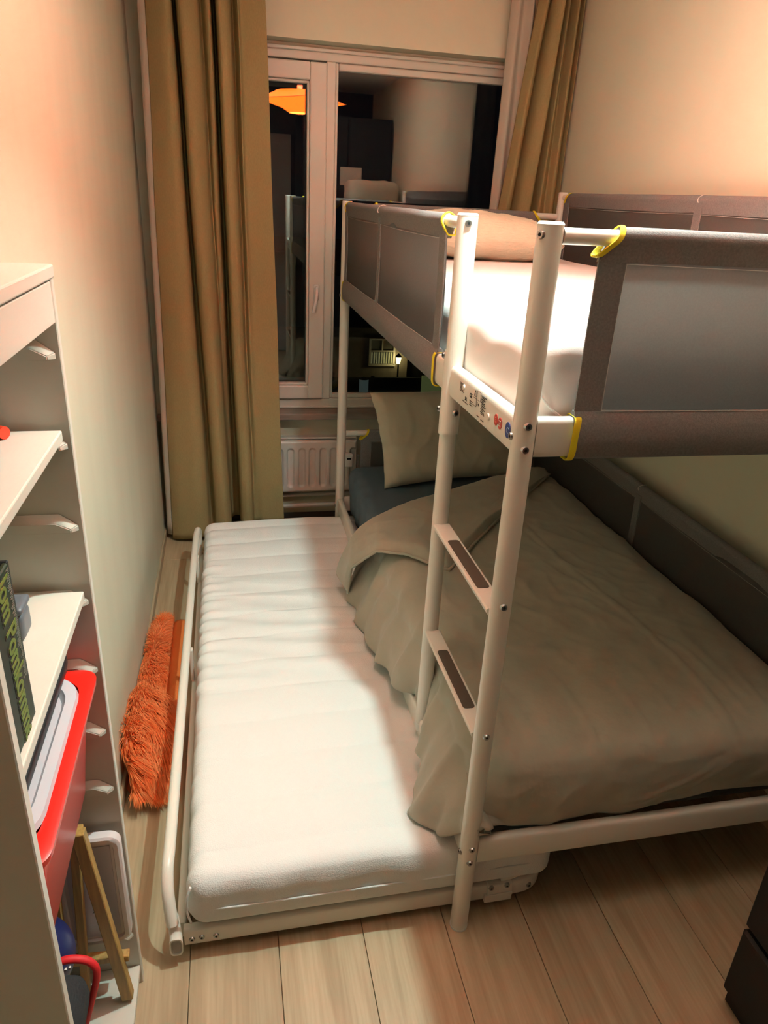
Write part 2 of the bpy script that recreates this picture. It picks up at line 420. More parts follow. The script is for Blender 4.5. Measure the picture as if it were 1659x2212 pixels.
# ------------------------------------------------------------------ night outside
def far(name, rects, m, parent, y0, y1):
    b = BM()
    for (xa, za, xb, zb) in rects: box(b, (xa, y0, za), (xb, y1, zb))
    return obj(name, b, m, parent)
M_brick = mat('house_render', (0.25, 0.21, 0.16), 0.9, noise_amt=0.2, noise_scale=6)
M_roof = mat('dark_roof_tile', (0.06, 0.05, 0.045), 0.9)
M_night = mat('dark_hedge', (0.01, 0.013, 0.01), 0.9)
M_pvcfar = mat('cream_window_frame', (0.6, 0.55, 0.45), 0.6)
hs = thing('neighbour_house', 'neighbouring house seen through the window at night, its pale wall lit by a lamp', 'house', (3, 21, -6))
far('wall', [(-6, -6.0, 4.80, -1.9)], M_brick, hs, 20.0, 26)
b = BM(); v = [b.verts.new(p) for p in [(-6.2, 19.7, -1.9), (4.95, 19.7, -1.9), (4.95, 26.2, -1.9), (-6.2, 26.2, -1.9), (-6.2, 23, .3), (4.95, 23, .3)]]
for f in [(0, 1, 5, 4), (1, 2, 5), (2, 3, 4, 5), (3, 0, 4), (3, 2, 1, 0)]: b.faces.new([v[i] for i in f])
obj('roof', b, M_roof, hs)
w2 = far('window_frame', [(3.60, -3.02, 3.66, -2.26), (4.34, -3.02, 4.40, -2.26), (3.66, -2.30, 4.34, -2.26), (3.60, -3.07, 4.42, -3.0), (3.66, -2.64, 4.34, -2.60), (3.98, -2.60, 4.02, -2.30)], M_pvcfar, hs, 19.93, 20.0)
far('pane', [(3.66, -3.0, 4.34, -2.30)], mat('curtained_pane', (0.10, 0.10, 0.08), 0.3), w2, 19.975, 19.985)
b = BM()
for i in range(9): sweep(b, [(3.69 + i * .075, 19.96, -2.99), (3.69 + i * .075, 19.96, -2.66)], 0.05, 0.02, (0, 1, 0), 8)
obj('net_curtain', b, emis('lit_net_curtain', (0.55, 0.55, 0.36), 0.10), w2)
wl = thing('street_lamp', 'small glowing lantern on a thin post before the neighbouring house', 'lamp', (4.42, 19.6, -6))
b = BM(); cyl(b, (4.43, 19.6, -6), (4.43, 19.6, -2.92), 0.025, n=10); obj('post', b, M_roof, wl)
b = BM(); cyl(b, (4.43, 19.6, -2.92), (4.43, 19.6, -2.72), 0.05, 0.085, 10); obj('lantern', b, emis('lantern_glow', (1, 0.83, 0.35), 9), wl)
b = BM(); cyl(b, (4.43, 19.6, -2.72), (4.43, 19.6, -2.62), 0.11, 0.02, 10); obj('lantern_cap', b, M_roof, wl)
pl = bpy.data.lights.new('lantern_light', 'POINT'); pl.energy = 5; pl.color = (1, .78, .38); pl.shadow_soft_size = .08
po = bpy.data.objects.new('lantern_light', pl); COL.objects.link(po); po.location = (4.50, 19.72, -2.80); po.parent = wl; po.matrix_parent_inverse = Matrix.Translation((-4.42, -19.6, 6))
fe = thing('garden_fence', 'black garden fence below the neighbouring house', 'fence', (3, 19, -6))
far('fence_panel', [(-6, -6, 12, -3.20)], M_night, fe, 19.0, 19.1)
for i in range(10): far('fence_post', [(-5 + i * 1.7, -6, -4.9 + i * 1.7, -3.14)], M_night, fe, 18.96, 19.0)
gp = thing('garden_post', 'dim blue grey garden post in front of the black fence', 'light', (3.3, 18, -6))
b = BM(); cyl(b, (3.15, 18.2, -6), (3.15, 18.2, -3.05), 0.13, n=16); obj('column', b, emis('dim_column', (0.30, 0.40, 0.38), 0.10), gp, True, 40)  # plain post, no lamp; a faint glow is put into its colour
b = BM(); cyl(b, (3.15, 18.2, -3.05), (3.15, 18.2, -2.99), 0.13, 0.06, 16); obj('cap', b, M_night, gp)
an = thing('annex_house', 'green lit window of a house half hidden behind dark beams', 'house', (6, 18, -6))
far('wall', [(5.02, -6, 9.5, -2.95)], M_night, an, 20.3, 22)
w3 = far('lit_window', [(5.00, -3.80, 5.85, -3.12)], emis('green_lit_window', (0.34, 0.38, 0.14), 0.16), an, 18.9, 18.95)
b = BM(); sweep(b, [(4.9, 18.5, -3.85), (6.3, 18.5, -3.02)], 0.1, 0.16, (0, 1, 0), 4); obj('roof_beam', b, M_night, an)

# ------------------------------------------------------------------ curtains
def curtain(name, label, top, bot, z0, z1, lining=None, tilt=None, hem=None, seed=0):
    r = thing(name, label, 'curtain', ((top[0][0] + top[-1][0]) / 2, 2.2, z0))
    T = smoothpath([(x, y, 0) for x, y in top], 8); B = smoothpath([(x, y, 0) for x, y in bot], 8)
    n = len(T) - 1
    def F(u, v):
        i = u * n; k = min(int(i), n - 1); f = i - k
        a = T[k].lerp(T[k + 1], f); c = B[k].lerp(B[k + 1], f)
        s = v ** 1.0
        p = c.lerp(a, s)
        z = z0 + (hem(u) if hem else 0) * (1 - v) + (z1 - z0) * v
        p.y += 0.008 * nz(p.x * 14, z * 1.1, seed) * (1 - abs(2 * v - 1) * .5)
        p.x += 0.006 * nz(p.x * 9, z * 1.7, seed + 5)
        for cz in (.35, .58):                            # faint fold marks from the packaging
            p.y += 0.0035 * math.exp(-((z - cz) / .006) ** 2)
        return (p.x, p.y, z)
    b = BM(); surf(b, F, n, 70, 0.003); obj('fabric', b, M_curt, r, True)
    if lining:
        b = BM(); LT = smoothpath([(x, y, 0) for x, y in lining[0]], 6); LB = smoothpath([(x, y, 0) for x, y in lining[1]], 6); m = len(LT) - 1
        def G(u, v):
            k = min(int(u * m), m - 1); f = u * m - k
            p = LB[k].lerp(LB[k + 1], f).lerp(LT[k].lerp(LT[k + 1], f), v)
            return (p.x, p.y + .004 * nz(p.x * 10, v * 3, 2), z0 + .02 + (z1 - z0 - .02) * v)
        surf(b, G, m, 40, 0.002); obj('lining', b, M_lin, r, True)
    return r
topL = [(-.735, 2.175), (-.70, 2.15), (-.665, 2.13), (-.648, 2.17), (-.654, 2.30), (-.640, 2.30), (-.632, 2.14), (-.60, 2.115), (-.565, 2.15), (-.548, 2.19), (-.530, 2.13), (-.512, 2.14), (-.510, 2.30), (-.497, 2.30), (-.492, 2.13), (-.465, 2.115), (-.447, 2.14), (-.430, 2.20), (-.412, 2.13), (-.400, 2.16), (-.36, 2.155), (-.31, 2.15)]
botL = [(-.788, 2.175), (-.74, 2.150), (-.66, 2.135), (-.615, 2.150), (-.600, 2.19), (-.585, 2.19), (-.573, 2.135), (-.53, 2.115), (-.505, 2.15), (-.503, 2.21), (-.500, 2.26), (-.488, 2.280), (-.472, 2.280), (-.462, 2.26), (-.458, 2.15), (-.43, 2.115), (-.402, 2.125), (-.392, 2.165), (-.375, 2.17), (-.35, 2.16), (-.30, 2.155), (-.250, 2.15)]
curtain('curtain', 'long olive tan curtain hanging left of the window down to the floor', topL, botL, 0.012, 2.40,
        lining=([(-.765, 2.19), (-.75, 2.18), (-.715, 2.17)], [(-.812, 2.20), (-.805, 2.19), (-.79, 2.18)]),
        hem=lambda u: 0.0 + 0.055 * min(1, (u / .35) ** 1.0) + 0.02 * u)
topR = [(.800, 2.20), (.822, 2.16), (.838, 2.18), (.842, 2.22), (.855, 2.15), (.885, 2.13), (.898, 2.19), (.903, 2.22), (.915, 2.16), (.930, 2.19), (.938, 2.21), (.950, 2.15), (.965, 2.17), (.975, 2.21), (.982, 2.17)]
botR = [(.560, 2.22), (.590, 2.19), (.640, 2.20), (.675, 2.25), (.70, 2.19), (.76, 2.155), (.80, 2.20), (.825, 2.26), (.85, 2.19), (.88, 2.165), (.91, 2.165), (.935, 2.20), (.955, 2.18), (.970, 2.19), (.985, 2.185)]
curtain('curtain', 'gathered olive tan curtain right of the window behind the upper bunk', topR, botR, 0.12, 2.40,
        lining=([(.705, 2.28), (.73, 2.24), (.76, 2.26), (.785, 2.23), (.80, 2.25)], [(.690, 2.28), (.72, 2.27), (.75, 2.285), (.80, 2.27), (.86, 2.28)]), seed=9)
cr_ = thing('curtain_rail', 'white rail under the ceiling that carries both window curtains', 'rail', (0, 2.2, 2.42))
b = BM(); box(b, (LXW + .002, 2.17, 2.40), (RX - .002, 2.21, 2.425), .003); obj('track', b, M_cap, cr_)
for x in (-.6, .2, .9):
    b = BM(); box(b, (x, 2.18, 2.425), (x + .03, 2.20, 2.499)); obj('bracket', b, M_cap, cr_)

# ------------------------------------------------------------------ radiator
rd = thing('radiator', 'white panel radiator with pressed vertical grooves under the window', 'radiator', (-.2, 2.33, 0))
rx0, rx1, rz0, rz1 = -0.70, 0.128, 0.185, 0.455
grooves = [-0.204 - .0545 * i for i in range(9)] + [-0.148, -0.095, -0.041, 0.011, 0.064, 0.112]
def RF(u, v):
    x = rx0 + (rx1 - rx0) * u; z = rz0 + (rz1 - rz0) * v; d = 0
    for g in grooves:
        dx = abs(x - g) / .0125; zc = min(max(z, rz0 + .045), rz1 - .055); dz = abs(z - zc) / .0125
        q = math.hypot(dx, dz)
        if q < 1.5: d = max(d, 1 - q * q / 2.25)
    y = 2.300 + 0.010 * min(1, d * 1.7)
    e = min(z - rz0, rz1 - z, x - rx0, rx1 - x); y += 0.006 * max(0, 1 - e / .006)
    return (x, y, z)
b = BM(); surf(b, RF, 330, 60, 0.012); bmesh.ops.reverse_faces(b, faces=b.faces[:]); obj('front_panel', b, M_rad, rd, True, 60)
b = BM(); box(b, (rx0, 2.312, rz1 - .006), (rx1, 2.372, rz1 + .012), .003); box(b, (rx0, 2.312, rz1 + .003), (rx1, 2.318, rz1 + .018), .002); obj('top_grille', b, M_rad, rd)
b = BM(); box(b, (rx0, 2.345, rz0), (rx1, 2.372, rz1 - .006), .003); obj('back_panel', b, M_rad, rd)
for z in (0.150, 0.088):
    b = BM(); cyl(b, (LXW + .012, 2.355, z), (0.16, 2.355, z), 0.0115, n=14); obj('pipe', b, M_rad, rd, True, 40)
b = BM(); cyl(b, (0.145, 2.355, .088), (.145, 2.355, .36), .009, n=12); obj('pipe', b, M_rad, rd, True, 40)
for x in (-.685, .08):
    b = BM(); box(b, (x, 2.372, .2), (x + .022, 2.399, .42)); obj('wall_bracket', b, M_rad, rd)
b = BM(); cyl(b, (.075, 2.24, .375), (.075, 2.31, .375), .022, .019, 20); box(b, (.055, 2.215, .345), (.098, 2.245, .410), .006, 3); tv = obj('thermostat_valve', b, M_cap, rd, True, 40)
b = BM(); box(b, (.066, 2.2135, .385), (.088, 2.2155, .394)); obj('display', b, M_hole, tv)

# ------------------------------------------------------------------ bunk bed
LB = 1.99; WB = 0.92; HB = 1.564
bed = thing('bunk_bed', 'white steel bunk bed with grey canvas guards and ladder in its side', 'bunk bed', (0, 0, 0))
def post(x, y, z0, z1, r=.0205):
    b = BM(); cyl(b, (x, y, z0), (x, y, z1 - .004), r, n=28); p = obj('post', b, M_white, bed, True, 40)
    b = BM(); cyl(b, (x, y, z1 - .004), (x, y, z1), r + .0006, r - .002, 28); obj('post_cap', b, M_cap, p, True, 30)
    if z0 < .01:
        b = BM(); cyl(b, (x, y, 0), (x, y, .006), r + .0006, n=28); obj('foot_cap', b, M_cap, p, True, 30)
    return p
YL = 0.414
post(0, 0, 0.0, HB); post(0, LB, 0.0, HB); post(WB, 0, 0.0, 1.635); post(WB, LB, 0.0, 1.640)
post(0, YL, 1.10, HB, .0215); 
b = BM(); cyl(b, (0, YL + .006, .245), (0, YL + .006, 1.17), .0195, n=28); obj('ladder_post', b, M_white, bed, True, 40)
# bracket that joins the ladder post
b = BM()
for s in (-1, 1):
    pts = []
    for a in range(9):
        t = math.radians(-78 + a * 19.5); pts.append((s * .0235 * math.cos(t), YL + .004 + .0235 * math.sin(t)))
    def BF(u, v, pts=pts, s=s):
        k = min(int(u * 8), 7); f = u * 8 - k
        x = pts[k][0] * (1 - f) + pts[k + 1][0] * f; y = pts[k][1] * (1 - f) + pts[k + 1][1] * f
        cut = .012 * (abs(2 * u - 1)) ** 4
        return (x, y, 1.095 + cut + (1.285 - 1.095 - 2 * cut) * v)
    surf(b, BF, 8, 6, 0.0022 * s)
obj('bracket', b, M_white, bed, True, 50)
b = BM(); cyl(b, (0, YL + .004, 1.098), (0, YL + .004, 1.282), .0232, n=28); obj('post_sleeve', b, M_white, bed, True, 40)
b = BM(); cyl(b, (0, YL + .006, .238), (0, YL + .006, .262), .0202, .0202, 28); obj('foot_cap', b, M_cap, bed, True, 40)
def rail(p, q, h=.070, t=.026):
    b = BM(); sweep(b, [p, q], t, h, (0, 0, 1), 24, sq=.45); return obj('side_rail', b, M_white, bed, True, 35)
def tube(p, q, r=.0125):
    b = BM(); cyl(b, p, q, r, n=20); return obj('guard_tube', b, M_white, bed, True, 40)
zu, zl = 1.221, 0.2465
for z, ye in ((zu, 0), (zl, 0)):
    rail((0, .018, z), (0, LB - .018, z)); rail((WB, .018, z), (WB, LB - .018, z)); rail((.018, 0, z), (WB - .018, 0, z)); rail((.018, LB, z), (WB - .018, LB, z))
zt = HB - .020
tube((0, YL + .02, zt), (0, LB - .02, zt)); tube((.02, 0, zt), (WB - .02, 0, zt)); tube((.02, LB, zt), (WB - .02, LB, zt)); tube((WB, .02, 1.620), (WB, LB - .02, 1.620))
tube((WB, .02, .690), (WB, LB - .02, .690)); tube((.02, LB, .595), (WB - .02, LB, .595))
for z in (zu, zl):                                     # slats
    for i in range(13):
        b = BM(); box(b, (.014, .10 + i * .146, z - .034), (WB - .014, .15 + i * .146, z - .026), .002, 1); obj('slat', b, M_cap, bed)
# rungs
for z in (.868, .566):
    b = BM(); h = .016
    prof = [(-.021, 0), (-.018, .003), (.018, .003), (.021, 0), (.017, -.012), (.008, -.019), (-.008, -.019), (-.017, -.012)]
    A = [b.verts.new((x, .016, z + zz)) for x, zz in prof]; Bv = [b.verts.new((x, YL - .010, z + zz)) for x, zz in prof]
    for i in range(8): b.faces.new([A[i], A[(i + 1) % 8], Bv[(i + 1) % 8], Bv[i]])
    b.faces.new(A[::-1]); b.faces.new(Bv); bmesh.ops.recalc_face_normals(b, faces=b.faces[:])
    r = obj('rung', b, M_white, bed)
    b = BM(); pts = []
    for (cx, cy, a0) in ((.006, .305, 0), (-.006, .305, 90), (-.006, .100, 180), (.006, .100, 270)):
        for a in range(5):
            t = math.radians(a0 + a * 22.5); pts.append((cx + .0075 * math.cos(t), cy + .0075 * math.sin(t)))
    lo = [b.verts.new((x, y, z + .0026)) for x, y in pts]; hi = [b.verts.new((x, y, z + .0042)) for x, y in pts]
    b.faces.new(hi); b.faces.new(lo[::-1])
    for i in range(len(pts)): b.faces.new([lo[i], lo[(i + 1) % len(pts)], hi[(i + 1) % len(pts)], hi[i]])
    obj('grip_pad', b, M_grip, r)
for p, n in [((-.002, -.0205, 1.245), (0, -1, 0)), ((-.002, -.0205, 1.204), (0, -1, 0)), ((-.002, -.0205, .894), (0, -1, 0)), ((-.002, -.0205, .586), (0, -1, 0)),
             ((0, -.0205, .268), (0, -1, 0)), ((-.001, -.0205, .227), (0, -1, 0)), ((-.0205, .003, 1.222), (-1, 0, 0)), ((-.0205, -.002, .248), (-1, 0, 0)),
             ((-.0185, -.009, 1.545), (-1, -.5, 0)), ((-.004, YL - .0213, 1.545), (-.2, -1, 0)), ((-.0235, YL + .012, 1.273), (-1, 0, 0)), ((-.0235, YL + .018, 1.150), (-1, 0, 0)),
             ((-.0205, LB, 1.2), (-1, 0, 0)), ((-.0205, LB, .24), (-1, 0, 0)), ((.005, YL - .0235, 1.15), (.2, -1, 0))]:
    screw(bed, p, n, .0078)
# canvas guards
def guard(O, U, N, length, ztop, zbot, s0, s1, seams, rt=.0155, hb=.076, tb=.034, hemw=.048, cut=True, bind=(1, 1), lab=None):
    """O tube start, U unit along the rail, N outward; canvas from s0 to s1"""
    O = Vector(O); U = Vector(U); N = Vector(N); Z = Vector((0, 0, 1))
    def P(s, t, z): 
        q = O + U * s + N * t; q.z = z; return q
    zt_ = ztop - rt                                     # tube centre
    hc = .030 if cut else 0
    # single-layer panel
    b = BM()
    def PF(u, v):
        s = s0 + .004 + (s1 - s0 - .008) * u; z = zbot + .045 + (ztop - .04 - zbot - .045) * v
        return P(s, .0075 + .0025 * nz(s * 3.1, z * 4, 3) - .004 * math.sin(PI * v), z)
    surf(b, PF, 60, 14, 0.002)
    g = obj('canvas_guard', b, M_canvas, bed, True)
    if lab: g['label'] = lab
    # sleeves: a loop round the tube that pinches to the panel
    def sleeve(sa, sb, prof, name, ca, cb):
        b = BM(); n = len(prof); m = 60; rings = []
        for i in range(m + 1):
            u = i / m; ring = []
            for (t, z) in prof:
                aa = sa + ca(z); bb = sb - cb(z); s = aa + (bb - aa) * u
                wv = .0012 * nz(s * 9, z * 20, 1)
                ring.append(b.verts.new(P(s, t + wv, z + .0015 * nz(s * 6, 4.2, z * 10))))
            rings.append(ring)
        for i in range(m):
            for a in range(n):
                c = (a + 1) % n; b.faces.new([rings[i][a], rings[i][c], rings[i + 1][c], rings[i + 1][a]])
        b.faces.new(rings[0][::-1]); b.faces.new(rings[-1]); bmesh.ops.recalc_face_normals(b, faces=b.faces[:])
        return obj(name, b, M_canvas2, g, True, 60)
    pr = [(rt * math.cos(a), zt_ + rt * math.sin(a)) for a in [math.radians(-25 + 23 * i) for i in range(11)]]
    pr += [(-.010, zt_ - .016), (-.0005, ztop - .052), (.0098, ztop - .052), (.0125, zt_ - .014)]
    cutf = (lambda z: hc * max(0, min(1, (z - (ztop - .042)) / .030)) ** .8) if cut else (lambda z: 0)
    sleeve(s0, s1, pr, 'top_sleeve', cutf, cutf)
    pb = [(-.001, zbot + hb + .010), (.0098, zbot + hb + .010), (tb / 2 + .001, zbot + hb - .008), (tb / 2 + .003, zbot + hb * .5), (tb / 2, zbot + .008), (tb / 2 - .008, zbot), (-tb / 2 + .008, zbot), (-tb / 2, zbot + .008), (-tb / 2 - .001, zbot + hb * .5), (-tb / 2, zbot + hb - .008)]
    sleeve(s0, s1, pb, 'bottom_sleeve', lambda z: 0, lambda z: 0)
    # hems at both ends, centre seams
    def strip(a, b_, nm):
        q = BM()
        def HF(u, v):
            z = zbot + .02 + (ztop - .036 - zbot - .02) * v
            return P(a + (b_ - a) * u, .0092 + .0008 * math.sin(PI * u) + .003 * nz(z * 7, a, 4) * .5 - .003 * math.sin(PI * v), z)
        surf(q, HF, 6, 24, 0.0035); return obj(nm, q, M_canvas2, g, True, 50)
    strip(s0, s0 + hemw, 'end_hem'); strip(s1 - hemw, s1, 'end_hem')
    for s in seams: strip(s - .018, s + .018, 'seam_band')
    # stitch lines
    q = BM(); ed = [s0 + hemw] + [v for s in seams for v in (s - .018, s + .018)] + [s1 - hemw]
    for a, c in zip(ed[0::2], ed[1::2]):
        m = 24
        for zz in (ztop - .054, zbot + hb + .012):
            sweep(q, [P(a + (c - a) * i / m, .0108, zz - .003 * math.sin(PI * i / m)) for i in range(m + 1)], .0011, .0011, n=5)
        for ss in (a, c):
            sweep(q, [P(ss, .0108 - .003 * math.sin(PI * i / 10), ztop - .054 + (zbot + hb + .012 - ztop + .054) * i / 10) for i in range(11)], .0009, .0009, n=5)
    obj('stitching', q, M_thread, g)
    for s in seams:
        q = BM(); pth = [P(s + .004 * math.sin(i), (rt + .001) * math.cos(math.radians(-20 + 22 * i)), zt_ + (rt + .001) * math.sin(math.radians(-20 + 22 * i))) for i in range(8)]
        sweep(q, smoothpath(pth, 3), .004, .0025, n=8); obj('stitch_loop', q, M_thread, g, True)
    # yellow bindings
    def topbind(s, d):
        q = BM()
        path = [P(s + d * (hc + .004), 0, ztop + .001), P(s + d * (hc + .001), rt * .8, ztop - .006), P(s + d * (hc - .006), rt + .002, ztop - .018), P(s + d * (hc - .020), rt * .9, ztop - .032), P(s + d * -.001, .009, ztop - .043),
                P(s + d * -.003, 0, ztop - .045), P(s + d * -.001, -.009, ztop - .043), P(s + d * (hc - .020), -rt * .9, ztop - .032), P(s + d * (hc - .006), -rt - .002, ztop - .018), P(s + d * (hc + .001), -rt * .8, ztop - .006)]
        sweep(q, smoothpath(path, 5, True),   .0034, .010, U, 8, closed=True, sq=.6); obj('yellow_binding', q, M_yellow, g, True, 50)
    def botbind(s):
        q = BM(); h2, t2 = hb / 2 + .001, tb / 2 + .002; c = zbot + hb / 2
        pts = []
        for a in range(32):
            ca, sa = math.cos(2 * PI * a / 32), math.sin(2 * PI * a / 32)
            pts.append(P(s + .003 * sa, math.copysign(abs(ca) ** .4, ca) * t2, c + math.copysign(abs(sa) ** .4, sa) * h2))
        sweep(q, pts, .003, .013, U, 8, closed=True, sq=.6); obj('yellow_binding', q, M_yellow, g, True, 50)
    if bind[0]: topbind(s0, 1); botbind(s0 + .003)
    if bind[1]: topbind(s1, -1); botbind(s1 - .003)
    return g
guard((0, 0, 0), (1, 0, 0), (0, -1, 0), WB, HB - .003, 1.182, .084, WB - .084, [])
guard((0, 0, 0), (0, 1, 0), (-1, 0, 0), LB, HB - .003, 1.182, .520, LB - .028, [1.274])
guard((0, LB, 0), (1, 0, 0), (0, -1, 0), WB, HB - .003, 1.182, .084, WB - .090, [])
guard((WB, 0, 0), (0, 1, 0), (-1, 0, 0), LB, 1.637, 1.182, .06, LB - .045, [1.0])
guard((WB, 0, 0), (0, 1, 0), (-1, 0, 0), LB, .706, .208, .06, LB - .045, [1.0])
guard((0, LB, 0), (1, 0, 0), (0, -1, 0), WB, .610, .208, .090, WB - .090, [])
# printed label and stickers on the ladder-side rail (outer face at x = -0.0132)
fx = -.0134
def yz(y, z, s=1.0, ang=0):
    """text frame lying on the rail face: reads with its right towards -y"""
    c, sn = math.cos(ang), math.sin(ang)
    X = Vector((0, -1, 0)); Zv = Vector((0, 0, 1)); R_ = X * c + Zv * sn; T_ = Zv * c - X * sn; Nn = Vector((-1, 0, 0))
    return Matrix(((R_.x, T_.x, Nn.x, fx), (R_.y, T_.y, Nn.y, y), (R_.z, T_.z, Nn.z, z), (0, 0, 0, 1)))
q = BM()
def dash(y0, y1, z, h=.0011): box(q, (fx - .0004, min(y0, y1), z - h / 2), (fx + .002, max(y0, y1), z + h / 2))
for i in range(7): dash(.322, .294 + .004 * (i % 2), 1.238 - i * .0027, .0010)
text_bm(q, 'XL', .010, yz(.284, 1.210)); dash(.30, .265, 1.205, .0008)
text_bm(q, 'CE', .012, yz(.256, 1.224), bold=.0003)
for i in range(3): dash(.256, .236, 1.217 - i * .004)
for a, bb_ in (((.228, 1.234), (.222, 1.246)), ((.222, 1.246), (.216, 1.234)), ((.216, 1.234), (.228, 1.234))):
    sweep(q, [(fx - .0004, a[0], a[1]), (fx - .0004, bb_[0], bb_[1])], .001, .001, n=4)
for a, bb_ in (((.231, 1.230), (.190, 1.230)), ((.190, 1.230), (.190, 1.248)), ((.190, 1.248), (.212, 1.248)), ((.212, 1.248), (.212, 1.215)), ((.212, 1.215), (.231, 1.215))):
    sweep(q, [(fx - .0004, a[0], a[1]), (fx - .0004, bb_[0], bb_[1])], .0009, .0009, n=4)
text_bm(q, 'i +', .012, yz(.209, 1.218)); 
for i in range(6): dash(.186, .160 + .003 * (i % 3), 1.244 - i * .0062, .0014); dash(.184, .164 + .004 * ((i + 1) % 3), 1.241 - i * .0062, .0010)
dash(.205, .19, 1.200, .0008); dash(.180, .165, 1.198, .0008)
obj('printed_label', q, M_ink, bed)
def sticker(y, z, ry, rz, m, txt, tm, size):
    q = BM(); pts = [(y + ry * math.cos(a), z + rz * math.sin(a)) for a in [2 * PI * i / 32 for i in range(32)]]
    lo = [q.verts.new((fx + .001, a, b_)) for a, b_ in pts]; hi = [q.verts.new((fx - .0006, a, b_)) for a, b_ in pts]
    q.faces.new(hi); q.faces.new(lo[::-1])
    for i in range(32): q.faces.new([lo[i], lo[(i + 1) % 32], hi[(i + 1) % 32], hi[i]])
    bmesh.ops.recalc_face_normals(q, faces=q.faces[:])
    o = obj('sticker', q, m, bed)
    q = BM(); Mx = yz(y + size * .32, z - size * .35); Mx.translation.x = fx - .0006; text_bm(q, txt, size, Mx); obj('sticker_letter', q, tm, o)
    return o
sticker(.0985, 1.2225, .0088, .0108, M_stred, 'E', mat('faint_red', (.75, .2, .15), .5), .014)['label'] = 'round red sticker with a faint letter'
sticker(.0775, 1.2215, .0092, .0108, M_stred, 'Z', M_stwhite, .015)['label'] = 'round red sticker with a white Z'
sticker(.038, 1.2215, .0120, .0145, M_stblue, 'C', mat('pale_blue_print', (.35, .45, .65), .5), .016)['label'] = 'round blue sticker with a pale C'
b = BM(); cyl(b, (fx + .001, .138, 1.216), (fx - .0025, .138, 1.216), .0075, .006, 18); obj('hole_plug', b, M_white, bed, True, 40)
b = BM(); cyl(b, (fx + .001, .296, 1.233), (fx - .0025, .296, 1.233), .0065, .005, 18); obj('hole_plug', b, M_white, bed, True, 40)

# ------------------------------------------------------------------ bedding: upper
def um(p, n):
    d = Vector((0, 0, 0))
    k = math.exp(-((p.x - .03) / .14) ** 2 - ((p.y - .03) / .16) ** 2)
    if n.z < .97:
        w = math.sin((p.x * 40 - p.z * 60 + 4 * nz(p.x * 6, p.y * 6, p.z * 8)) * 1.0)
        d += n * (.004 * w * k + .0025 * nz(p.x * 9, p.y * 9, p.z * 14))
    if n.z > .3: d.z += .004 * nz(p.x * 4, p.y * 4) + .006 * math.sin(PI * min(1, max(0, p.x / .92)))
    return d
b = BM(); rbox(b, (.016, .024, 1.197), (.898, 1.966, 1.388), .055, (54, 110, 16), um)
t = thing('mattress', 'mattress in a pinkish white fitted sheet on the upper bunk', 'mattress', (.46, 1, 1.197)); obj('fitted_sheet', b, M_sheet, t, True)
b = BM()
sweep(b, smoothpath([(.040, .060, 1.352), (.028, .052, 1.330), (.024, .032, 1.305), (.046, .022, 1.272), (.075, .020, 1.250), (.10, .019, 1.237)], 6), .006, .004, n=8, wf=lambda u: .4 + math.sin(PI * u) * .8)
obj('corner_seam', b, M_sheet, t, True)
def pillow(name, label, c, half, ang, m, seed=0, crumple=.006, corner=.9, exps=(.5, .5), pw=4, rnd_=0, nn=60):
    b = BM(); M = Matrix.Translation(c) @ ang
    for side in (1, -1):
        V = []
        for i in range(nn + 1):
            row = []
            for j in range(nn + 1):
                u = 2 * i / nn - 1; v = 2 * j / nn - 1
                pin = 1 - .10 * (1 - abs(u) ** 2) * abs(v) ** 3 * 0
                x = half[0] * u * (1 - .07 * (1 - v * v) * 0 - .05 * abs(u) * (1 - abs(v)) ** .8 * (1 - corner) * 0)
                x = half[0] * u * (1 - .06 * (abs(u) ** 4) * (1 - v * v))
                y = half[1] * v * (1 - .08 * (abs(v) ** 4) * (1 - u * u))
                if rnd_: x *= (1 - rnd_ * abs(v) ** 3); y *= (1 - rnd_ * abs(u) ** 3)
                h = ((1 - abs(u) ** pw) ** exps[0]) * ((1 - abs(v) ** pw) ** exps[1])
                z = side * half[2] * h
                z += crumple * (nz(x * 9 + seed, y * 9, side) + .6 * ridged(x * 11 + seed, y * 7, 2)) * min(1, 3 * h)
                p = Vector((x, y, z))
                p.x += .004 * nz(y * 20, seed, side); p.y += .004 * nz(x * 20, seed + 3, side)
                row.append(b.verts.new(M @ p))
            V.append(row)
        for i in range(nn):
            for j in range(nn):
                f = [V[i][j], V[i + 1][j], V[i + 1][j + 1], V[i][j + 1]]
                b.faces.new(f if side > 0 else f[::-1])
    bmesh.ops.remove_doubles(b, verts=b.verts[:], dist=.0008)
    t = thing(name, label, 'pillow', c); obj('pillowcase', b, m, t, True); return t
pillow('pillow', 'plump cream crinkled pillow lying at the window end of the upper bunk', Vector((.43, 1.62, 1.468)), (.33, .24, .088), Matrix.Rotation(math.radians(4), 4, 'Z') @ Matrix.Rotation(math.radians(3), 4, 'Y'), M_pill2, 3, .008, exps=(.6, .5), pw=2.2, rnd_=.22)

# ------------------------------------------------------------------ bedding: lower
def lm(p, n):
    d = n * (.003 * nz(p.x * 8, p.y * 8, p.z * 10))
    if n.x < -.3: d += n * .004 * math.sin((p.y * 55 + p.z * 22 + 3 * nz(p.y * 5, p.z * 6)))
    if n.z > .5:
        d.z += .006 * math.sin(PI * p.x / .9)
        d.z += .010 * math.exp(-((p.x - .30 - .35 * (p.y - 1.55)) / .02) ** 2 - ((p.y - 1.62) / .05) ** 2)
    return d
b = BM(); rbox(b, (.034, .052, .222), (.896, 1.962, .452), .045, (50, 110, 14), lm)
t = thing('mattress', 'mattress in a slate blue fitted sheet on the lower bunk', 'mattress', (.46, 1, .222)); obj('fitted_sheet', b, M_blue, t, True)
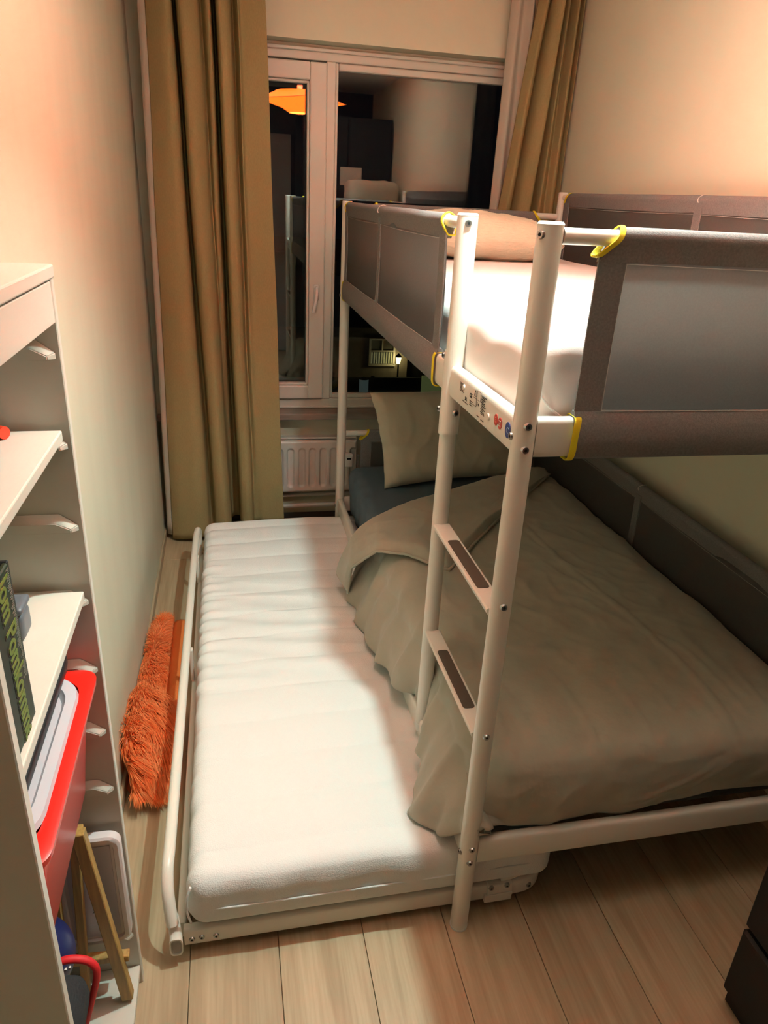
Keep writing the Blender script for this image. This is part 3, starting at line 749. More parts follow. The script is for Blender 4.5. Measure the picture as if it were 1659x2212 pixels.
# leaning pillow: lower edge (x .12 .. .72, y 1.66, z .47), upper edge y 1.93
ax = Vector((.60, .065, .015)); ax.normalize(); up = Vector((-.015, .235, .36)); up = (up - ax * up.dot(ax)).normalized(); nn_ = ax.cross(up)
Rm = Matrix(((ax.x, up.x, nn_.x, 0), (ax.y, up.y, nn_.y, 0), (ax.z, up.z, nn_.z, 0), (0, 0, 0, 1)))
pillow('pillow', 'taupe pillow leaning against the guard on the lower bunk', Vector((.430, 1.790, .645)), (.315, .213, .070), Rm, M_pill, 11, .009, exps=(.5, .5))
# duvet
EDGE = [(-.03, .060, .335), (.02, .000, .285), (.07, -.050, .232), (.13, -.082, .222), (.20, -.066, .224), (.27, -.036, .275), (.34, -.004, .300), (.42, .030, .318), (.48, .010, .300), (.56, -.030, .275), (.66, -.044, .262), (.80, -.056, .240), (1.0, -.068, .226), (1.25, -.080, .222), (1.4, -.080, .222)]
def crease_y(x): return lerp_table([(-.12, 1.235), (-.02, 1.205), (.10, 1.27), (.30, 1.393), (.55, 1.52), (.79, 1.632), (.92, 1.66)], x)[0]
def topz(x, y):
    z = .497 + .012 * math.sin(PI * min(1, max(0, (x + .03) / .92)))
    z += .010 * nz(x * 3.2, y * 3.2, 1) + .0035 * nz(x * 12, y * 12, 5)
    z += .0060 * ridged(x * 4 + y * 2.5, y * 4 - x * 1.2, 7) + .0035 * ridged(x * 9 - y * 3, y * 8 + x * 5, 3)
    z += .004 * math.exp(-((x - .66 + .12 * (y)) / .01) ** 2)
    return z
RR = .055
def duvet(u, v):
    # u: 0 foot .. 1 head crease ; v: 0 left hem .. 1 right edge
    vx = v
    xr = .885; sideN = .30
    yf = -.012
    if vx < sideN:
        q = vx / sideN                         # hem -> top of side
        yy = yf + (1.215 - yf) * u
        off, zh = lerp_table(EDGE, yy)
        xt = lerp_table([(-.03, .045), (.05, .015), (.3, .018), (.41, .036), (.5, .022), (.7, .008), (1.3, .0)], yy)[0]
        zt_ = topz(xt + .06, yy)
        # quarter-round shoulder then drop
        if q > .55:
            a = (q - .55) / .45 * PI / 2
            x = xt + .075 - .075 * math.cos(a); z = zt_ - .075 + .075 * math.sin(a)
        else:
            s = 1 - q / .55
            x = xt + (off - xt) * s ** 1.25; z = (zt_ - .075) + (zh - (zt_ - .075)) * s
            x -= .012 * math.sin(PI * s)
        w = 1 - max(0, (q - .6) / .4)
        fold = math.sin(yy * 46 + 2.5 * nz(yy * 4, q * 2, 3)) * .5 + ridged(yy * 7, q * 1.6, 9) + .7 * nz(yy * 16, q * 4, 1)
        x -= .0115 * fold * w * (.35 + .65 * (1 - q)) * (1 if abs(yy - .41) > .06 else .2)
        y = yy + .006 * nz(q * 5, yy * 7, 2) * w
        p = Vector((x, y, z))
    else:
        q = (vx - sideN) / (1 - sideN)
        xt = lerp_table([(-.03, .045), (.05, .015), (.3, .018), (.41, .036), (.5, .022), (.7, .008), (1.3, .0)], yf + (1.215 - yf) * u)[0] + .075
        x = xt + (xr - xt) * q
        yc = crease_y(x)
        y = yf + (yc - yf) * u
        if q < .15: y = (yf + (1.215 - yf) * u) * (1 - q / .15) + y * (q / .15)
        z = topz(x, y)
        if q > .9: z -= .02 * ((q - .9) / .1) ** 2
        p = Vector((x, y, z))
    # foot end: rounds over and drops to the near rail
    ud = .20
    if u < ud:
        s = 1 - u / ud                          # 1 at hem
        xq = p.x
        zhem = lerp_table([(-.05, .29), (.03, .290), (.2, .286), (.42, .288), (.50, .306), (.62, .318), (.75, .312), (.9, .30)], xq)[0]
        top_z = p.z
        yb = -.004
        if s < .35:
            a = s / .35 * PI / 2; yy2 = .085 - .075 * math.sin(a) ; zz = top_z - .070 * (1 - math.cos(a)); 
            ystart = yf + (crease_y(xq) - yf) * ud if vx >= sideN else yf + (1.215 - yf) * ud
            yy2 = ystart * (1 - math.sin(a) ** .5) + .012 * math.sin(a) ** .5 if False else ystart + (.012 - ystart) * math.sin(a)
            zz = top_z - .065 * (1 - math.cos(a)) ** 1.3
        else:
            k = (s - .35) / .65
            yy2 = .012 + (.026 - .012) * k + .012 * math.sin(PI * k) * -1
            zz = (top_z - .065) + (zhem - (top_z - .065)) * k
            fo = nz(xq * 9, k * 1.2, 4) + .9 * ridged(xq * 6 + k * 1.2, k * 1.5, 12) + .5 * math.sin(xq * 30 + k * 3 + 2 * nz(xq * 5, 3))
            yy2 -= .0100 * fo * (.3 + .7 * k)
            zz += .006 * nz(xq * 14, 7) * k
        if vx < sideN:
            q2 = vx / sideN
            # corner: blend side profile with the foot profile so that the corner hangs as a lump
            K = max(0, (s - .35) / .65) ** 1.3; zc = .318; zlow = min(p.z, zc); zs_ = p.z + (zlow - p.z) * K
            if q2 < .55: p = Vector((p.x, p.y - .004 * K, zs_))
            else:
                wq = (q2 - .55) / .45; wq = wq * wq * (3 - 2 * wq)
                p = Vector((p.x, p.y + (yy2 - p.y) * wq, zs_ + (zz - zs_) * wq))
        else:
            p = Vector((p.x, yy2, zz))
    return p
dv = thing('duvet', 'taupe duvet spread over the lower bunk with its left side hanging down', 'duvet', (.4, .6, .48))
b = BM(); surf(b, duvet, 190, 190, 0.012); bmesh.ops.recalc_face_normals(b, faces=b.faces[:]); obj('cover', b, M_duvet, dv, True)
# folded-back head end: puffed flap
CR = [(-.125, 1.235, .285), (-.060, 1.215, .455), (.020, 1.225, .520), (.16, 1.312, .535), (.33, 1.410, .538), (.58, 1.535, .538), (.86, 1.665, .525)]
FR = [(-.098, 1.130, .265), (-.098, 1.070, .400), (-.035, .965, .515), (.055, .900, .530), (.160, .790, .526), (.40, 1.080, .532), (.855, 1.600, .520)]
def tri(T, u):
    n = len(T) - 1; k = min(int(u * n), n - 1); f = u * n - k
    g = lambda q: Vector(T[min(max(q, 0), n)])
    p0, p1, p2, p3 = g(k - 1), g(k), g(k + 1), g(k + 2); t = f
    return .5 * ((2 * p1) + (-p0 + p2) * t + (2 * p0 - 5 * p1 + 4 * p2 - p3) * t * t + (-p0 + 3 * p1 - 3 * p2 + p3) * t ** 3)
def lin(T, u):
    n = len(T) - 1; k = min(int(u * n), n - 1); return Vector(T[k]).lerp(Vector(T[k + 1]), u * n - k)
def flap(side):
    def F(u, v):
        a = tri(CR, u); c = tri(FR, u).lerp(lin(FR, u), .85); p = a.lerp(c, v)
        e = min(1, min(u, 1 - u) / .12, v / .18, (1 - v) / .10); e = max(0, e)
        e = 1 - (1 - e) ** 2
        wid = min(1, (a - c).length / .15)
        if side > 0:
            p.z += .026 * e * wid + .007 * nz(p.x * 7, p.y * 7, 2) * e + .005 * ridged(p.x * 9, p.y * 8, 5) * e
            if u < .25: p.x -= .022 * e * (1 - u / .25)
            p.z += .003 * math.sin(u * 90) * max(0, v - .86) / .14
        else:
            p.z -= .012 * e * wid
        return p
    return F
b = BM(); surf(b, flap(1), 110, 60); surf(b, flap(-1), 110, 60); bmesh.ops.remove_doubles(b, verts=b.verts[:], dist=.0004); bmesh.ops.recalc_face_normals(b, faces=b.faces[:])
obj('folded_flap', b, M_duvet, dv, True)
b = BM(); sweep(b, [tri(FR, i / 90).lerp(lin(FR, i / 90), .85) + Vector((0, -.002, .002 + .0025 * nz(i * .5, 0))) for i in range(91)], .010, .010, n=10)
obj('flap_seam', b, M_duvet, dv, True)
b = BM()
sweep(b, [duvet(.03 + .96 * i / 120, 0) + Vector((-.002, 0, .001)) for i in range(121)], .006, .006, n=8); obj('hem_piping', b, M_duvet, dv, True)

# ------------------------------------------------------------------ trundle bed
tr = thing('trundle_bed', 'low white steel pull out bed drawn out left of the bunk bed', 'trundle bed', (-.2, 1, 0))
b = BM()
pth = smoothpath([(-.655, 1.860, .040), (-.652, 1.885, .100), (-.648, 1.890, .165), (-.650, 1.865, .198), (-.655, 1.80, .200)], 5) + \
      [Vector((-.656 - .006 * i / 10, 1.80 - 1.62 * i / 10, .200)) for i in range(1, 11)] + \
      smoothpath([(-.662, .15, .200), (-.664, .11, .192), (-.664, .075, .165), (-.660, .052, .130), (-.655, .036, .098)], 5)[1:]
sweep(b, pth, .0270, .0270, (1, 0, 0), 18, cap=True); obj('side_tube', b, M_white, tr, True, 50)
# flattened open end of the tube
b = BM()
def oval(cx, cy, cz, w, h, n=24):
    return [Vector((cx + math.copysign(abs(math.cos(t)) ** .6, math.cos(t)) * w / 2, cy, cz + math.copysign(abs(math.sin(t)) ** .6, math.sin(t)) * h / 2)) for t in [2 * PI * i / n for i in range(n)]]
o1 = [b.verts.new(p) for p in oval(-.655, .046, .108, .026, .028)]; o2 = [b.verts.new(p) for p in oval(-.650, .030, .066, .028, .046)]; o3 = [b.verts.new(p) for p in oval(-.649, .012, .054, .029, .052)]
i3 = [b.verts.new(p) for p in oval(-.649, .012, .054, .023, .045)]; i2 = [b.verts.new(p) for p in oval(-.650, .040, .058, .023, .045)]
for A, B_ in ((o1, o2), (o2, o3), (o3, i3), (i3, i2)):
    for i in range(24): b.faces.new([A[i], A[(i + 1) % 24], B_[(i + 1) % 24], B_[i]])
b.faces.new(i2); b.faces.new(o1[::-1]); bmesh.ops.recalc_face_normals(b, faces=b.faces[:]); obj('tube_end', b, M_white, tr, True, 40)
b = BM(); sweep(b, [(-.634, .048, .045), (.070, .048, .045)], .024, .050, (0, 0, 1), 22, sq=.45); obj('end_rail', b, M_white, tr, True, 35)
b = BM(); sweep(b, [(-.634, 1.90, .045), (.20, 1.90, .045)], .024, .050, (0, 0, 1), 22, sq=.45); obj('end_rail', b, M_white, tr, True, 35)
b = BM(); sweep(b, [(-.640, .060, .045), (-.640, 1.88, .045)], .022, .046, (0, 0, 1), 22, sq=.45); obj('side_rail', b, M_white, tr, True, 35)
b = BM()
sweep(b, smoothpath([(.066, .048, .045), (.13, .048, .045), (.185, .052, .045), (.215, .070, .046), (.228, .105, .046), (.230, .16, .046)], 5) + [Vector((.230, .16 + 1.6 * i / 8, .046)) for i in range(1, 9)], .022, .048, (0, 0, 1), 20, sq=.5)
obj('corner_rail', b, M_white, tr, True, 35)
b = BM()
sweep(b, smoothpath([(.115, .052, .072), (.15, .052, .083), (.19, .060, .090), (.222, .082, .093), (.236, .12, .094), (.238, .18, .094)], 5) + [Vector((.238, .18 + 1.55 * i / 8, .094)) for i in range(1, 9)], .024, .024, (0, 0, 1), 16)
obj('side_tube', b, M_white, tr, True, 50)
b = BM(); box(b, (.072, .028, .020), (.142, .062, .044), .002); box(b, (.078, .030, .044), (.142, .060, .074), .002); box(b, (.100, .0265, .040), (.142, .030, .048), .001); hg = obj('hinge', b, M_white, tr)
for p in ((-.617, .036, .042), (-.596, .036, .044), (-.564, .036, .042), (.086, .030, .068), (.126, .030, .070), (.190, .041, .045)): screw(tr, p, (0, -1, 0), .0075)
for (x, y) in ((-.60, .30), (-.60, 1.65), (.19, .30), (.19, 1.65)):
    b = BM(); cyl(b, (x - .009, y, .017), (x + .009, y, .017), .017, n=20); w_ = obj('castor_wheel', b, M_blk, tr, True, 40)
    b = BM(); box(b, (x - .013, y - .012, .018), (x + .013, y + .012, .062), .002); obj('castor_fork', b, M_white, w_)
for i in range(12):
    b = BM(); box(b, (-.632, .10 + i * .153, .060), (.225, .14 + i * .153, .068), .002, 1); obj('slat', b, M_cap, tr)
for y in (1.62, .95):
    b = BM(); box(b, (-.652, y, .066), (-.640, y + .02, .19), .003); obj('tube_support', b, M_white, tr)
# quilted mattress
QS = .143
def qm(p, n):
    d = Vector((0, 0, 0))
    if n.z > -.2:
        ph = ((p.y - .117) / QS) % 1.0; s = abs(math.sin(PI * ph)) ** .55
        k = min(1, max(0, (n.z + .2) * 1.4))
        d += n * (.0075 * (s - 1)) * k
        lump = math.exp(-((p.x + .33) / .22) ** 2) * math.exp(-((p.y - 1.02) / .30) ** 2)
        w = math.sin(p.y * 58 + (p.x + .3) * 13 + 2.4 * nz(p.x * 4, p.y * 3, 8))
        d += n * (.0052 * w * lump + .004 * nz(p.x * 5, p.y * 9, 3) + .0030 * ridged(p.x * 3.0 + p.y, p.y * 9, 2) * (.3 + lump))
        ed = math.exp(-((p.x + .60) / .07) ** 2)
        d += n * .0042 * ed * math.sin(p.y * 95 + 3 * nz(p.y * 5, 1)) * (1 if .7 < p.y < 1.5 else .35)
        ed2 = math.exp(-((p.y - .03) / .06) ** 2)
        d += n * .004 * ed2 * (nz(p.x * 16, p.z * 10, 5) + .5 * math.sin(p.x * 40))
    d.z += .012 * math.exp(-((p.x + .2) / .3) ** 2) if n.z > .5 else 0
    return d
tm_ = thing('mattress', 'white quilted mattress without sheet on the low pull out bed', 'mattress', (-.2, 1, .068))
b = BM(); rbox(b, (-.622, .030, .069), (.245, 1.930, .212), .042, (64, 400, 12), qm); obj('quilted_cover', b, M_quilt, tm_, True)
b = BM(); sm = []
for i in range(64): 
    a = 2 * PI * i / 64; ca, sa = math.cos(a), math.sin(a)
    sm.append(Vector((-.1885 + math.copysign(abs(ca) ** .12, ca) * .4345, .980 + math.copysign(abs(sa) ** .07, sa) * .951, .134)))
sweep(b, sm, .0045, .0055, n=8, closed=True); obj('side_seam', b, M_quilt, tm_, True)
b = BM(); sweep(b, smoothpath([(-.612, .044, .196), (-.621, .036, .170), (-.622, .034, .130), (-.616, .036, .095)], 5), .007, .005, n=8); obj('corner_seam', b, M_quilt, tm_, True)

# ------------------------------------------------------------------ orange fur throw
ft = thing('fur_throw', 'orange faux fur throw lying on the floor between the wall and the pull out bed', 'throw', (-.77, 1, 0))
def furbase(u, v):
    y = .50 + .945 * u
    xl = lerp_table([(.50, -.795), (.58, -.823), (.85, -.823), (1.10, -.815), (1.30, -.800), (1.445, -.785)], y)[0]
    xr = lerp_table([(.50, -.735), (.56, -.690), (.70, -.672), (.84, -.676), (.90, -.722), (1.20, -.745), (1.445, -.762)], y)[0]
    x = xl + (xr - xl) * v
    h = lerp_table([(.50, .012), (.60, .045), (.80, .058), (.84, .066), (.90, .040), (1.1, .050), (1.35, .040), (1.445, .012)], y)[0]
    z = .004 + h * (math.sin(PI * min(1, max(0, v))) ** .5) * (1 + .25 * nz(x * 20, y * 7)) + lerp_table([(.50, .03), (.55, .10), (.62, .14), (.75, .11), (.97, .05), (1.2, .03), (1.445, .0)], y)[0] * (1 - v) ** 2
    if v == 1.0: z = .003
    return Vector((x, y, z))
b = BM(); surf(b, furbase, 60, 20, 0.0)
surf(b, lambda u, v: Vector((furbase(u, v).x, furbase(u, v).y, .002)), 60, 20); obj('backing', b, M_fur, ft, True)
b = BM(); rnd = random.Random(3)
for i in range(15000):
    u = rnd.random(); v = .02 + .96 * rnd.random()
    if i % 12 == 0: u = rnd.random() * .06
    p = furbase(u, v); e = .01
    pu = furbase(min(1, u + e), v) - furbase(max(0, u - e), v); pv = furbase(u, min(1, v + e)) - furbase(u, max(0, v - e))
    n = pv.cross(pu); n = n.normalized() if n.length > 1e-8 else Vector((0, 0, 1))
    if n.z < 0: n = -n
    fl_ = Vector((.55 * nz(p.x * 12, p.y * 7, 1) + .5 * (v - .5) + .15, -.9 + 1.1 * nz(p.x * 9, p.y * 5, 4) + (.9 if (p.y > 1.15) else 0), 0))
    cl = Vector((nz(p.x * 45, p.y * 45, 2), nz(p.x * 45, p.y * 45, 9), 0)) * .7
    L_ = (.028 + .040 * rnd.random()) * (1.15 if p.y < .95 else .65)
    d = (fl_ + cl + n * (.9 + .5 * rnd.random()) + Vector((rnd.gauss(0, .2), rnd.gauss(0, .2), rnd.gauss(0, .1)))).normalized()
    g2 = (d * .7 + (fl_ + cl) * .6 + Vector((0, 0, -.35))).normalized()
    p1 = p + d * L_ * .5; p2 = p1 + g2 * L_ * .55
    for q_ in (p1, p2):
        q_.z = max(q_.z, .002); q_.x = min(max(q_.x, LXW + .003), -.668 if p.y < .86 else -.733)
    s = d.cross(Vector((rnd.gauss(0, .35), rnd.gauss(0, .35), 1)))
    s = s.normalized() * .0013
    a0, a1, b0, b1, c0 = [b.verts.new(q_) for q_ in (p - s, p + s, p1 - s * .8, p1 + s * .8, p2)]
    b.faces.new([a0, a1, b1, b0]); b.faces.new([b0, b1, c0])
f_ = obj('fur', b, M_fur, ft); f_['kind'] = 'stuff'
def felt(u, v):
    y = .86 + .53 * u; a = PI * 1.0 * v
    xc = -.7090 + .002 * math.sin(y * 9); r = .0285
    return Vector((xc - r * math.cos(a), y + .004 * math.sin(a), .003 + .030 * math.sin(a) ** .8))
b = BM(); surf(b, felt, 40, 14, 0.003); bmesh.ops.recalc_face_normals(b, faces=b.faces[:]); obj('felt_roll', b, M_felt, ft, True)['label'] = 'smooth orange felt underside rolled back'
b = BM()
def flapf(u, v):
    a = PI * 1.15 * v
    return Vector((-.700 + .028 * math.cos(a), .535 + .09 * u - .02 * math.sin(a), .003 + .030 * math.sin(a) ** .8 if math.sin(a) > 0 else .003))
surf(b, flapf, 12, 14, 0.003); bmesh.ops.recalc_face_normals(b, faces=b.faces[:]); obj('felt_edge', b, M_felt, ft, True)

# ------------------------------------------------------------------ shelf unit
SX0, SX1, SY0, SY1, SZ = -1.025, -.720, -.462, 0.0, 1.480
sh = thing('shelf_unit', 'tall narrow white shelf unit standing in the recess at the left wall', 'shelf unit', (-.87, -.23, 0))
def side(y0, y1, inner):
    b = BM(); box(b, (SX0, y0, 0), (SX1, y1, SZ - .018), .0015, 1); p = obj('side_panel', b, M_lam, sh)
    k = 0
    for z in (.166, .307, .442, .577, .710, .843, .991, 1.109, 1.254, 1.372):
        z = .171 + k * .1335; k += 1
        b = BM(); yi = inner; d = -1 if inner > -.2 else 1
        # stamped runner: bevelled wedge, thin at its front tip
        pr = [(-.990, z), (-.750, z), (-.732, z - .012), (-.732, z - .020), (-.990, z - .020)]
        ou = [b.verts.new((x, yi + d * .0005, zz)) for x, zz in [(-.995, z + .010), (-.752, z + .010), (-.726, z - .010), (-.726, z - .020), (-.995, z - .020)]]
        inn = [b.verts.new((x, yi + d * .012, zz)) for x, zz in [(-.990, z - .002), (-.758, z - .002), (-.736, z - .013), (-.736, z - .019), (-.990, z - .019)]]
        for i in range(5): b.faces.new([ou[i], ou[(i + 1) % 5], inn[(i + 1) % 5], inn[i]])
        b.faces.new(inn); b.faces.new(ou[::-1]); bmesh.ops.recalc_face_normals(b, faces=b.faces[:])
        bmesh.ops.bevel(b, geom=b.edges[:], offset=.0012, segments=2, affect='EDGES'); obj('runner', b, M_lam, p, True, 40)
    return p
side(SY1 - .016, SY1, SY1 - .016); side(SY0, SY0 + .016, SY0 + .016)
b = BM(); box(b, (SX0, SY0, SZ - .018), (SX1 + .002, SY1, SZ), .0025, 2); obj('top_board', b, M_lam, sh)
b = BM(); box(b, (SX1 - .018, SY0 + .018, 1.404), (SX1 - .001, SY1 - .018, SZ - .021), .001, 1); obj('fascia', b, M_lam, sh)
b = BM(); box(b, (SX0 - .006, SY0, 0.02), (SX0 - .0005, SY1, SZ - .03)); obj('back_panel', b, M_lam, sh)
for z in (1.253, .985):
    b = BM(); box(b, (-1.015, SY0 + .0175, z - .016), (SX1 - .009, SY1 - .030, z), .002, 2); obj('shelf', b, M_lam, sh)
b = BM(); box(b, (SX0, SY0 + .0165, .042), (SX1 - .002, SY1 - .0165, .058), .001, 1); obj('bottom_board', b, M_lam, sh)
b = BM(); box(b, (SX1 - .03, SY0 + .0165, .004), (SX1 - .015, SY1 - .0165, .042)); obj('plinth', b, M_lam, sh)

# red storage box with frosted lid
rb = thing('storage_box', 'red plastic storage box under a frosted lid in the shelf unit', 'box', (-.85, -.235, .62))
bx0, bx1, by0, by1, bz = -1.000, -.722, SY0 + .032, SY1 - .030, .836
def ring(cx, cy, hx, hy, r, z, n=6):
    pts = []
    for (sx, sy, a0) in ((1, 1, 0), (-1, 1, 90), (-1, -1, 180), (1, -1, 270)):
        for a in range(n + 1):
            t = math.radians(a0 + a * 90 / n); pts.append(Vector((cx + sx * (hx - r) + r * math.cos(t), cy + sy * (hy - r) + r * math.sin(t), z)))
    return pts
def loft(b, rings, capa=True, capb=True):
    R_ = [[b.verts.new(p) for p in r] for r in rings]; n = len(R_[0])
    for A, B_ in zip(R_, R_[1:]):
        for i in range(n): b.faces.new([A[i], A[(i + 1) % n], B_[(i + 1) % n], B_[i]])
    if capa: b.faces.new(R_[0][::-1])
    if capb: b.faces.new(R_[-1])
    return b
cx, cy, hx, hy = (bx0 + bx1) / 2, (by0 + by1) / 2, (bx1 - bx0) / 2, (by1 - by0) / 2
b = BM(); loft(b, [ring(cx - .006, cy, hx - .034, hy - .042, .02, .618), ring(cx - .006, cy, hx - .030, hy - .038, .022, .622), ring(cx, cy, hx - .014, hy - .022, .028, bz - .012),
                   ring(cx, cy, hx - .001, hy - .001, .030, bz - .012), ring(cx, cy, hx, hy, .030, bz - .002), ring(cx, cy, hx - .004, hy - .004, .028, bz), ring(cx, cy, hx - .020, hy - .026, .045, bz), ring(cx, cy, hx - .024, hy - .03, .045, bz - .02)], True, False)
obj('tub', b, M_red, rb, True, 40)
b = BM(); loft(b, [ring(cx, cy, hx - .018, hy - .025, .060, bz + .001), ring(cx, cy, hx - .020, hy - .027, .060, bz + .009), ring(cx, cy, hx - .034, hy - .042, .058, bz + .010), ring(cx, cy, hx - .042, hy - .050, .055, bz - .002), ring(cx, cy, hx - .06, hy - .07, .045, bz - .004)], True, True)
obj('lid', b, M_lidw, rb, True, 50)
# black flat case lying on the lid
tb_ = BM(); rbox(tb_, (-.995, -.420, bz + .013), (-.764, -.035, bz + .040), .010, (12, 16, 4)); tag(obj('laptop_sleeve', tb_, M_blk, None, True), 'flat black case lying on the frosted lid of the red box', 'case')

# picture book on the third shelf
bk = thing('picture_book', 'thick dark green book with lime bubble letters down its spine', 'book', (-.80, -.37, .986))
b = BM(); box(b, (-.985, -.432, .988), (-.742, -.335, 1.190)); obj('page_block', b, M_page, bk)
b = BM(); box(b, (-.742, -.438, .986), (-.736, -.330, 1.196), .0015, 1); sp = obj('spine', b, M_book, bk)
b = BM(); box(b, (-.990, -.334, .986), (-.736, -.328, 1.197), .001, 1); obj('cover_board', b, M_blk, bk)
b = BM(); box(b, (-.990, -.438, .986), (-.742, -.432, 1.196), .001, 1); obj('cover_board', b, M_teal, bk)
def spine_M(y, z, xx):   # reads downwards, letter tops towards +y
    R_ = Vector((0, 0, -1)); T_ = Vector((0, 1, 0)); N_ = R_.cross(T_)
    return Matrix(((R_.x, T_.x, N_.x, xx), (R_.y, T_.y, N_.y, y), (R_.z, T_.z, N_.z, z), (0, 0, 0, 1)))
q = BM(); text_bm(q, 'Jom Pomkommel!', .052, spine_M(-.378, 1.190, -.7362) @ Matrix.Diagonal((.60, 1, 1, 1)), bold=.0036); obj('letter_outline', q, M_ink, sp)  # printed dark outline around the letters
q = BM(); text_bm(q, 'Jom Pomkommel!', .052, spine_M(-.378, 1.190, -.7355) @ Matrix.Diagonal((.60, 1, 1, 1)), bold=.0009); obj('lettering', q, M_lime, sp)
q = BM()
rn = random.Random(5)
for i in range(60): l = .003 + .009 * rn.random(); z = 1.19 - i * .0024; box(q, (-.7365, -.335 - l, z), (-.7356, -.334, z + .0007))
obj('comb_marks', q, M_grey_mark, sp)
# small things
b = BM(); rbox(b, (-.815, -.170, .986), (-.783, -.125, 1.028), .008, (8, 8, 8)); g_ = thing('grey_container', 'small grey plastic box standing behind the green book', 'box', (-.8, -.147, .986)); obj('body', b, M_gplas, g_, True)
b = BM(); rbox(b, (-.817, -.172, 1.029), (-.781, -.123, 1.040), .005, (8, 8, 3)); obj('lid', b, M_gplas, g_, True)
b = BM(); rbox(b, (-.850, -.190, .986), (-.812, -.150, 1.100), .006, (6, 6, 10)); g_ = thing('toy_block', 'orange and yellow toy whose top peeks over the green book', 'toy', (-.83, -.17, .986)); obj('body', b, M_yel2, g_, True)
b = BM(); rbox(b, (-.852, -.192, 1.101), (-.806, -.148, 1.125), .006, (6, 6, 4)); obj('cap', b, M_orange, g_, True)
g_ = thing('glue_stick', 'white tube with a red orange cap lying on the second shelf', 'glue stick', (-.80, -.07, 1.254))
b = BM(); cyl(b, (-.835, -.040, 1.2625), (-.808, -.060, 1.2625), .008, n=18); obj('tube', b, M_cap, g_, True, 40)
b = BM(); cyl(b, (-.808, -.060, 1.2625), (-.794, -.070, 1.2625), .009, n=18); obj('cap', b, M_redtip, g_, True, 40)
g_ = thing('eraser', 'small white printed eraser propped against the runner on the second shelf', 'eraser', (-.82, -.03, 1.254))
b = BM(); box(b, (-.822, -.034, 1.254), (-.814, -.030, 1.278), .001, 1); er = obj('body', b, M_page, g_)
q = BM()
for i in range(4): box(q, (-.8205, -.0345, 1.258 + i * .005), (-.8160 + .001 * (i % 2), -.0338, 1.2600 + i * .005))
obj('print', q, M_ink, er)
b = BM(); g_ = thing('wire_clip', 'small black and steel clip beside the glue stick', 'clip', (-.835, -.06, 1.254))
sweep(b, smoothpath([(-.846, -.030, 1.256), (-.836, -.026, 1.270), (-.828, -.030, 1.272), (-.826, -.036, 1.256)], 5), .006, .002, (0, 1, 0), 8); obj('wire', b, M_steel, g_, True)

# easel, board, ball and pouch in the lowest bay
ez = thing('table_easel', 'small pine easel with crossed wooden legs in the bottom of the shelf unit', 'easel', (-.78, -.1, .058))
def plk(p, q, w, t, hint, name='leg'):
    b = BM(); sweep(b, [p, q], w, t, hint, 4, sq=1); 
    return obj(name, b, M_wood, ez)
def bar(p, q, w, t, nrm, name='leg'):
    p = Vector(p); q = Vector(q); d = (q - p).normalized(); n = Vector(nrm); n = (n - d * n.dot(d)).normalized(); s = d.cross(n)
    b = BM(); V = [b.verts.new(c + s * a * w / 2 + n * e * t / 2) for c in (p, q) for a, e in ((-1, -1), (1, -1), (1, 1), (-1, 1))]
    for f in [(0, 3, 2, 1), (4, 5, 6, 7), (0, 1, 5, 4), (1, 2, 6, 5), (2, 3, 7, 6), (3, 0, 4, 7)]: b.faces.new([V[i] for i in f])
    bmesh.ops.recalc_face_normals(b, faces=b.faces[:])
    bmesh.ops.bevel(b, geom=b.edges[:], offset=.0015, segments=1, affect='EDGES')
    return obj(name, b, M_wood, ez)
bar((-.781, -.085, .530), (-.738, -.085, .066), .022, .020, (0, 1, 0))
bar((-.795, -.062, .500), (-.822, -.062, .066), .016, .016, (0, 1, 0))
bar((-.835, -.080, .44), (-.850, -.080, .066), .014, .014, (0, 1, 0))
bar((-.850, -.070, .178), (-.728, -.070, .168), .016, .018, (0, 1, 0), 'ledge')
bar((-.800, -.074, .520), (-.775, -.074, .520), .018, .016, (0, 1, 0), 'crosspiece')
wb = thing('white_board', 'small white drawing board with rounded corners resting on the easel ledge', 'whiteboard', (-.78, -.04, .18))
def xzring(cx, cz, hx, hz, r, y, n=6):
    return [Vector((p.x, y, p.y)) for p in ring(cx, cz, hx, hz, r, 0, n)]
b = BM(); loft(b, [xzring(-.785, .325, .062, .142, .022, -.030), xzring(-.785, .325, .062, .142, .022, -.046), xzring(-.785, .325, .058, .138, .020, -.050), xzring(-.785, .325, .050, .130, .014, -.050), xzring(-.785, .325, .048, .128, .012, -.045)])
bmesh.ops.recalc_face_normals(b, faces=b.faces[:]); obj('frame', b, M_board, wb, True, 40)
b = BM(); box(b, (-.826, -.0465, .205), (-.742, -.0452, .445)); wbf = obj('drawing_surface', b, M_boardin, wb)
q = BM()
for (x, z, l, a) in ((-.792, .318, .010, .2), (-.772, .322, .012, -.1), (-.790, .270, .010, 1.0), (-.765, .300, .003, 0), (-.764, .285, .004, 0)):
    sweep(q, [(x, -.0468, z), (x + l * math.cos(a), -.0468, z + l * math.sin(a))], .0014, .0008, (0, 1, 0), 5)
obj('pen_mark', q, M_ink, wbf)
bl = thing('ball', 'dark blue rubber ball with pale print behind the black pouch', 'ball', (-.86, -.20, .058))
b = BM(); bmesh.ops.create_uvsphere(b, u_segments=32, v_segments=20, radius=.070); [setattr(v, 'co', v.co + Vector((-.862, -.175, .3395))) for v in b.verts]
obj('sphere', b, M_ball, bl, True)
q = BM()
for i in range(5):
    a = math.radians(-70 + i * 9); c = Vector((-.862, -.175, .3395)); p = c + Vector((math.cos(a) * .0775, math.sin(a) * .0775 * .6, .028 - i * .007)).normalized() * .0706
    box(q, p - Vector((.002, .002, .002)), p + Vector((.002, .002, .002)))
obj('print', q, M_stwhite, bl)
